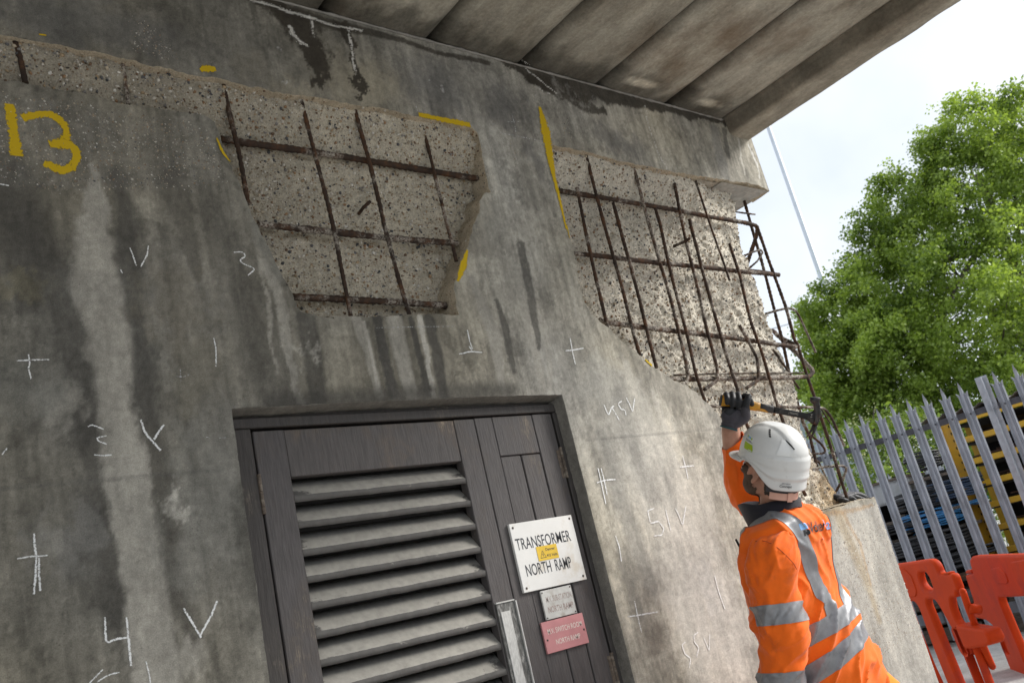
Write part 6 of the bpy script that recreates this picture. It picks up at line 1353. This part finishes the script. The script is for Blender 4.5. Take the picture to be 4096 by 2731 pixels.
def foliage(name, par, blobs, per_m2, leaf, cols, seed, clump=.26, nleaf=34, fill=.35):
    rg_ = np.random.default_rng(seed); P = []; S = []; T_ = []
    for cc_, r in blobs:
        n_ = int(4*math.pi*r*r*per_m2); d = rg_.normal(size=(n_, 3)); d /= np.linalg.norm(d, axis=1)[:, None]
        lump = 1+.30*(fbm(d[:, 0]*2.2+cc_[0], d[:, 2]*2.2+d[:, 1]*1.7, seed, 3)-.5)*2
        rad = r*lump*(1-fill*rg_.random(n_)**1.6); q = V3(cc_)+d*rad[:, None]*V3((1, 1, .92)); keep = q[:, 2] > .3
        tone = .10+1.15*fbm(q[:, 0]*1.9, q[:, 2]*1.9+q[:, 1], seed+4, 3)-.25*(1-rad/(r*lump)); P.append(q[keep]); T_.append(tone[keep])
    P = np.vstack(P); T_ = np.concatenate(T_); k = rg_.integers(int(nleaf*.6), int(nleaf*1.4), len(P)); idx_ = np.repeat(np.arange(len(P)), k)
    off = rg_.normal(0, clump*.55, (len(idx_), 3))*V3((1, 1, .75)); pos = P[idx_]+off; n_ = len(pos)
    nrm = rg_.normal(0, .75, (n_, 3))+V3((0, 0, .8))+off*1.2; nrm /= np.linalg.norm(nrm, axis=1)[:, None]; ax = np.cross(nrm, rg_.normal(size=(n_, 3))); ax /= np.linalg.norm(ax, axis=1)[:, None]+1e-9; ay = np.cross(nrm, ax); s_ = leaf*(.6+.75*rg_.random(n_))
    V = pos[:, None]+(LFV[None, :, 0:1]*ax[:, None]+LFV[None, :, 1:2]*ay[:, None]+LFV[None, :, 2:3]*nrm[:, None])*s_[:, None, None]
    F = (LFF[None]+(np.arange(n_)*4)[:, None, None]).reshape(-1, 3); t = np.clip(T_[idx_]+rg_.normal(0, .16, n_), 0, 1)[:, None]; cc = V3(cols[0])*(1-t)+V3(cols[1])*t
    return mesh(name, V.reshape(-1, 3), F, MT['leaf'], par, False, np.repeat(cc, 4, 0))
def trunk(par, base, top, r, blobs, seed, n_=7):
    rg_ = random.Random(seed); b = MB(); base = V3(base); top = V3(top); P = [base+(top-base)*t+V3((math.sin(t*5)*.12, math.cos(t*4)*.1, 0))*t for t in np.linspace(0, 1, 10)]; b.tube(P, list(np.linspace(r, r*.35, 10)), 10, True, .05); b.build('trunk', MT['bark'], par, True)
    for cc_, R in blobs[:n_]:
        t = rg_.uniform(.3, .85); s_ = base+(top-base)*t; e = V3(cc_); mid = (s_+e)/2+V3((rg_.uniform(-.3, .3), rg_.uniform(-.3, .3), .3)); b = MB(); Q = resample(fillet([s_, mid, e], 1.0), .3); b.tube(Q, list(np.linspace(r*.35, .015, len(Q))), 7, True, .06)
        for q in range(4):
            d_ = V3((rg_.gauss(0, 1), rg_.gauss(0, 1), rg_.gauss(.3, .6))); d_ /= np.linalg.norm(d_); z = Q[rg_.randrange(len(Q)//2, len(Q))]; b.tube([z, z+d_*R*.45+ZU*.05, z+d_*R*.9], [.022, .014, .006], 5)
        b.build('limb', MT['bark'], par, True)
GR = ((.055, .115, .020), (.37, .49, .12))
bl = [((2330, 430), 18, 1.75), ((2215, 470), 18, 1.25), ((2120, 560), 17.6, 1.15), ((2250, 650), 17, 1.8), ((2070, 680), 17.6, 1.15), ((1985, 705), 17.6, .80), ((1915, 745), 17.6, .55), ((2000, 820), 17.2, 1.15), ((2140, 800), 16.6, 1.5), ((2300, 820), 16.4, 1.7),
      ((1930, 850), 17.2, .68), ((2060, 930), 17, 1.05), ((2200, 950), 16.6, 1.3), ((2340, 980), 16.6, 1.3), ((2390, 320), 18, 1.1), ((2085, 455), 18, .62), ((2255, 330), 18, .62), ((2040, 560), 17.9, .5), ((2170, 400), 18.1, .5), ((2500, 600), 18, 2.4), ((2480, 850), 17, 2.0), ((2450, 380), 18.4, 1.5), ((1905, 800), 17.3, .42), ((1945, 690), 17.8, .4), ((2140, 345), 18.2, .33), ((1890, 885), 17.2, .4), ((1935, 930), 16.8, .6), ((1985, 930), 16.8, .75), ((1900, 940), 17, .35), ((1960, 800), 17, .7), ((2060, 830), 16.8, 1.0)]
blobs = [(TP(x, y, t), r) for (x, y), t, r in bl]; tb = TP(2370, 760, 18.2); tree = empty('maple_tree', (tb[0], tb[1], 0), 'large bright green maple tree with a dense rounded crown beyond the fence', 'tree')
rs_ = np.random.default_rng(77); extra = []
for p, r in blobs:
    for _ in range(int(13*r)+3):
        d = rs_.normal(size=3); d /= np.linalg.norm(d); extra.append((p+d*r*rs_.uniform(.8, 1.2), rs_.uniform(.12, .40)))
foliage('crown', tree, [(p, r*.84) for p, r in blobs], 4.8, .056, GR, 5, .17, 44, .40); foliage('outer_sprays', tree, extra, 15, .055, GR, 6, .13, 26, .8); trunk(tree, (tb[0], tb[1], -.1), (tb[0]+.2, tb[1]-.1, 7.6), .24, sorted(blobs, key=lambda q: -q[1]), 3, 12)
# sparse leaders breaking the outline
tw = [(TP(x, y, 18), r) for (x, y), r in (((2205, 258), .22), ((2240, 225), .2), ((2345, 215), .3), ((2100, 335), .16), ((1880, 660), .2), ((2012, 470), .2), ((2180, 300), .25), ((1868, 740), .22), ((2065, 415), .2))]
foliage('leading_twigs', tree, tw, 40, .06, GR, 15, .12, 12, .8)
bl2 = [((2010, 1010), 14.5, .55), ((2090, 1040), 14.5, .6), ((1965, 1060), 14.2, .5), ((2040, 1090), 14, .55), ((2130, 1020), 14.6, .6), ((1990, 1130), 13.8, .45), ((2180, 1040), 14.4, .6), ((2240, 1100), 14.2, .7), ((2300, 1150), 14.2, .7), ((2100, 1120), 14, .5), ((1950, 1000), 14.8, .4), ((2340, 1060), 14.4, .6)]
blobs2 = [(TP(x, y, t), r) for (x, y), t, r in bl2]; b0_ = TP(2080, 1100, 14.3); shrub = empty('hawthorn_shrub', (b0_[0], b0_[1], 0), 'pale green shrub dotted with white blossom under the maple tree', 'shrub')
foliage('crown', shrub, blobs2, 7, .065, ((.06, .12, .03), (.26, .36, .09)), 8, .16, 26, .4); trunk(shrub, (b0_[0], b0_[1], -.05), (b0_[0], b0_[1], 1.6), .05, blobs2, 9, 9)
o = foliage('blossom', shrub, [q for q, k in zip(blobs2, range(9)) if k in (0, 2, 3, 5, 1, 9)], 9, .030, ((.50, .52, .42), (.70, .72, .62)), 12, .12, 14, .12); o['kind'] = 'stuff'
bl3 = [((2420, 900), 21, 2.2), ((2520, 1000), 20, 2.4), ((2600, 800), 21, 3.0), ((2400, 1060), 19.5, 1.5)]; blobs3 = [(TP(x, y, t), r) for (x, y), t, r in bl3]; b3_ = TP(2520, 950, 21); t3 = empty('maple_tree', (b3_[0], b3_[1], 0), 'darker green tree standing behind the large maple at the frame edge', 'tree')
foliage('crown', t3, blobs3, 3.2, .13, ((.04, .09, .01), (.17, .29, .03)), 25, .3, 22, .3); trunk(t3, (b3_[0], b3_[1], -.1), (b3_[0], b3_[1], 5.5), .2, blobs3, 4, 4)
# rough weeds along the far edge
wd = []; 
for k in range(2200):
    s_ = random.uniform(-1.5, 6); p = FB+FD*(s_-2)-FN*random.gauss(4.6, .35); h = random.uniform(.25, 1.25)*(.5+.8*vn(s_*2.1, .3, 2)); a = random.uniform(0, 6.28); w_ = .012; d_ = V3((math.cos(a), math.sin(a), 0))*w_; ln = V3((random.gauss(0, .12), random.gauss(0, .12), h)); wd.append((p-d_, p+d_, p+ln))
mg = mesh('weeds', np.array(wd).reshape(-1, 3), np.arange(len(wd)*3).reshape(-1, 3), simple('weed_green', (.10, .15, .035), .8, .4, 4)); mg['kind'] = 'stuff'
# street lamps
MT['lamp'] = simple('galvanised_lamp_steel', (.58, .63, .68), .5, .06, 6, metal=.2)
def lamp(px_, t, z1, r0, r1, label, arm=None):
    p = TP(*px_, t); e = empty('street_lamp', (p[0], p[1], 0), label, 'street lamp'); zs = [0, 1.2, 1.21, z1*.52, z1*.521, z1]; rs = [r0*1.35, r0*1.35, r0, r0*.80, r0*.72, r1]
    MB().tube([(p[0], p[1], z) for z in zs], rs, 14).build('pole', MT['lamp'], e, True); d_ = V3((RT[0], RT[1], 0))*(arm or .9); q = V3((p[0], p[1], z1))
    MB().tube(resample(fillet([q-ZU*.1, q+ZU*.12, q+d_*.75+ZU*.2], .2), .1), r1*.8, 8).build('arm', MT['lamp'], e, True)
    v_, f_ = ell(np.array([d_/np.linalg.norm(d_), np.cross(ZU, d_/np.linalg.norm(d_)), ZU]), q+d_+ZU*.2, (.34, .13, .07), 16, 8); mesh('lamp_head', v_, f_, MT['lamp'], e, True)
zt_ = TP(1768, 285, 20.5)[2]; lamp((1838, 500), 20.5, max(zt_+2.6, 11), .078, .045, 'tall pale grey street lamp column rising behind the maple tree')
p_ = TP(*c(11, (455, 1138))[0], 60); lamp(c(11, (490, 1480))[0], 60, p_[2], .11, .07, 'distant faint street lamp seen between the rusty cage bars', 2.2)
# corrugated shed beyond the fence
MT['clad'] = simple('pale_blue_cladding', (.46, .53, .60), .45, .06, 3, metal=.1); sA_ = TP(1838, 1000, 24); dA = V3((RT[0], RT[1], 0)); dA /= np.linalg.norm(dA); nA = V3((-dA[1], dA[0], 0)); hS = TP(1890, 968, 24)[2]
shed = empty('corrugated_shed', (sA_[0], sA_[1], 0), 'pale blue corrugated metal shed glimpsed past the end of the rusty bars', 'shed'); v = []; f = []; N = 220; sA_ = V3((sA_[0], sA_[1], 0))-dA*6
for j in range(N+1):
    q = sA_+dA*(8.2*j/N)-nA*(.03 if (j//2) % 2 else 0)
    for z in (0, hS+.002*j): v.append(q+ZU*z)
for j in range(N): f.append((2*j, 2*j+2, 2*j+3, 2*j+1))
mesh('cladding', v, f, MT['clad'], shed); b = MB(); a_ = sA_+dA*8.2; b.add([a_, a_+nA*6, a_+nA*6+ZU*(hS+.4), a_+ZU*(hS+.4)], [(0, 1, 2, 3)]); b.build('side_wall', MT['clad'], shed)
b = MB(); b.add([sA_+ZU*(hS+.01)-nA*.2, a_+ZU*(hS+.45)-nA*.2, a_+nA*6+ZU*(hS+1.0), sA_+nA*6+ZU*(hS+.6)], [(0, 1, 2, 3)]); b.build('roof', MT['galv'], shed)
# a red tail lamp showing through the fence
settle()
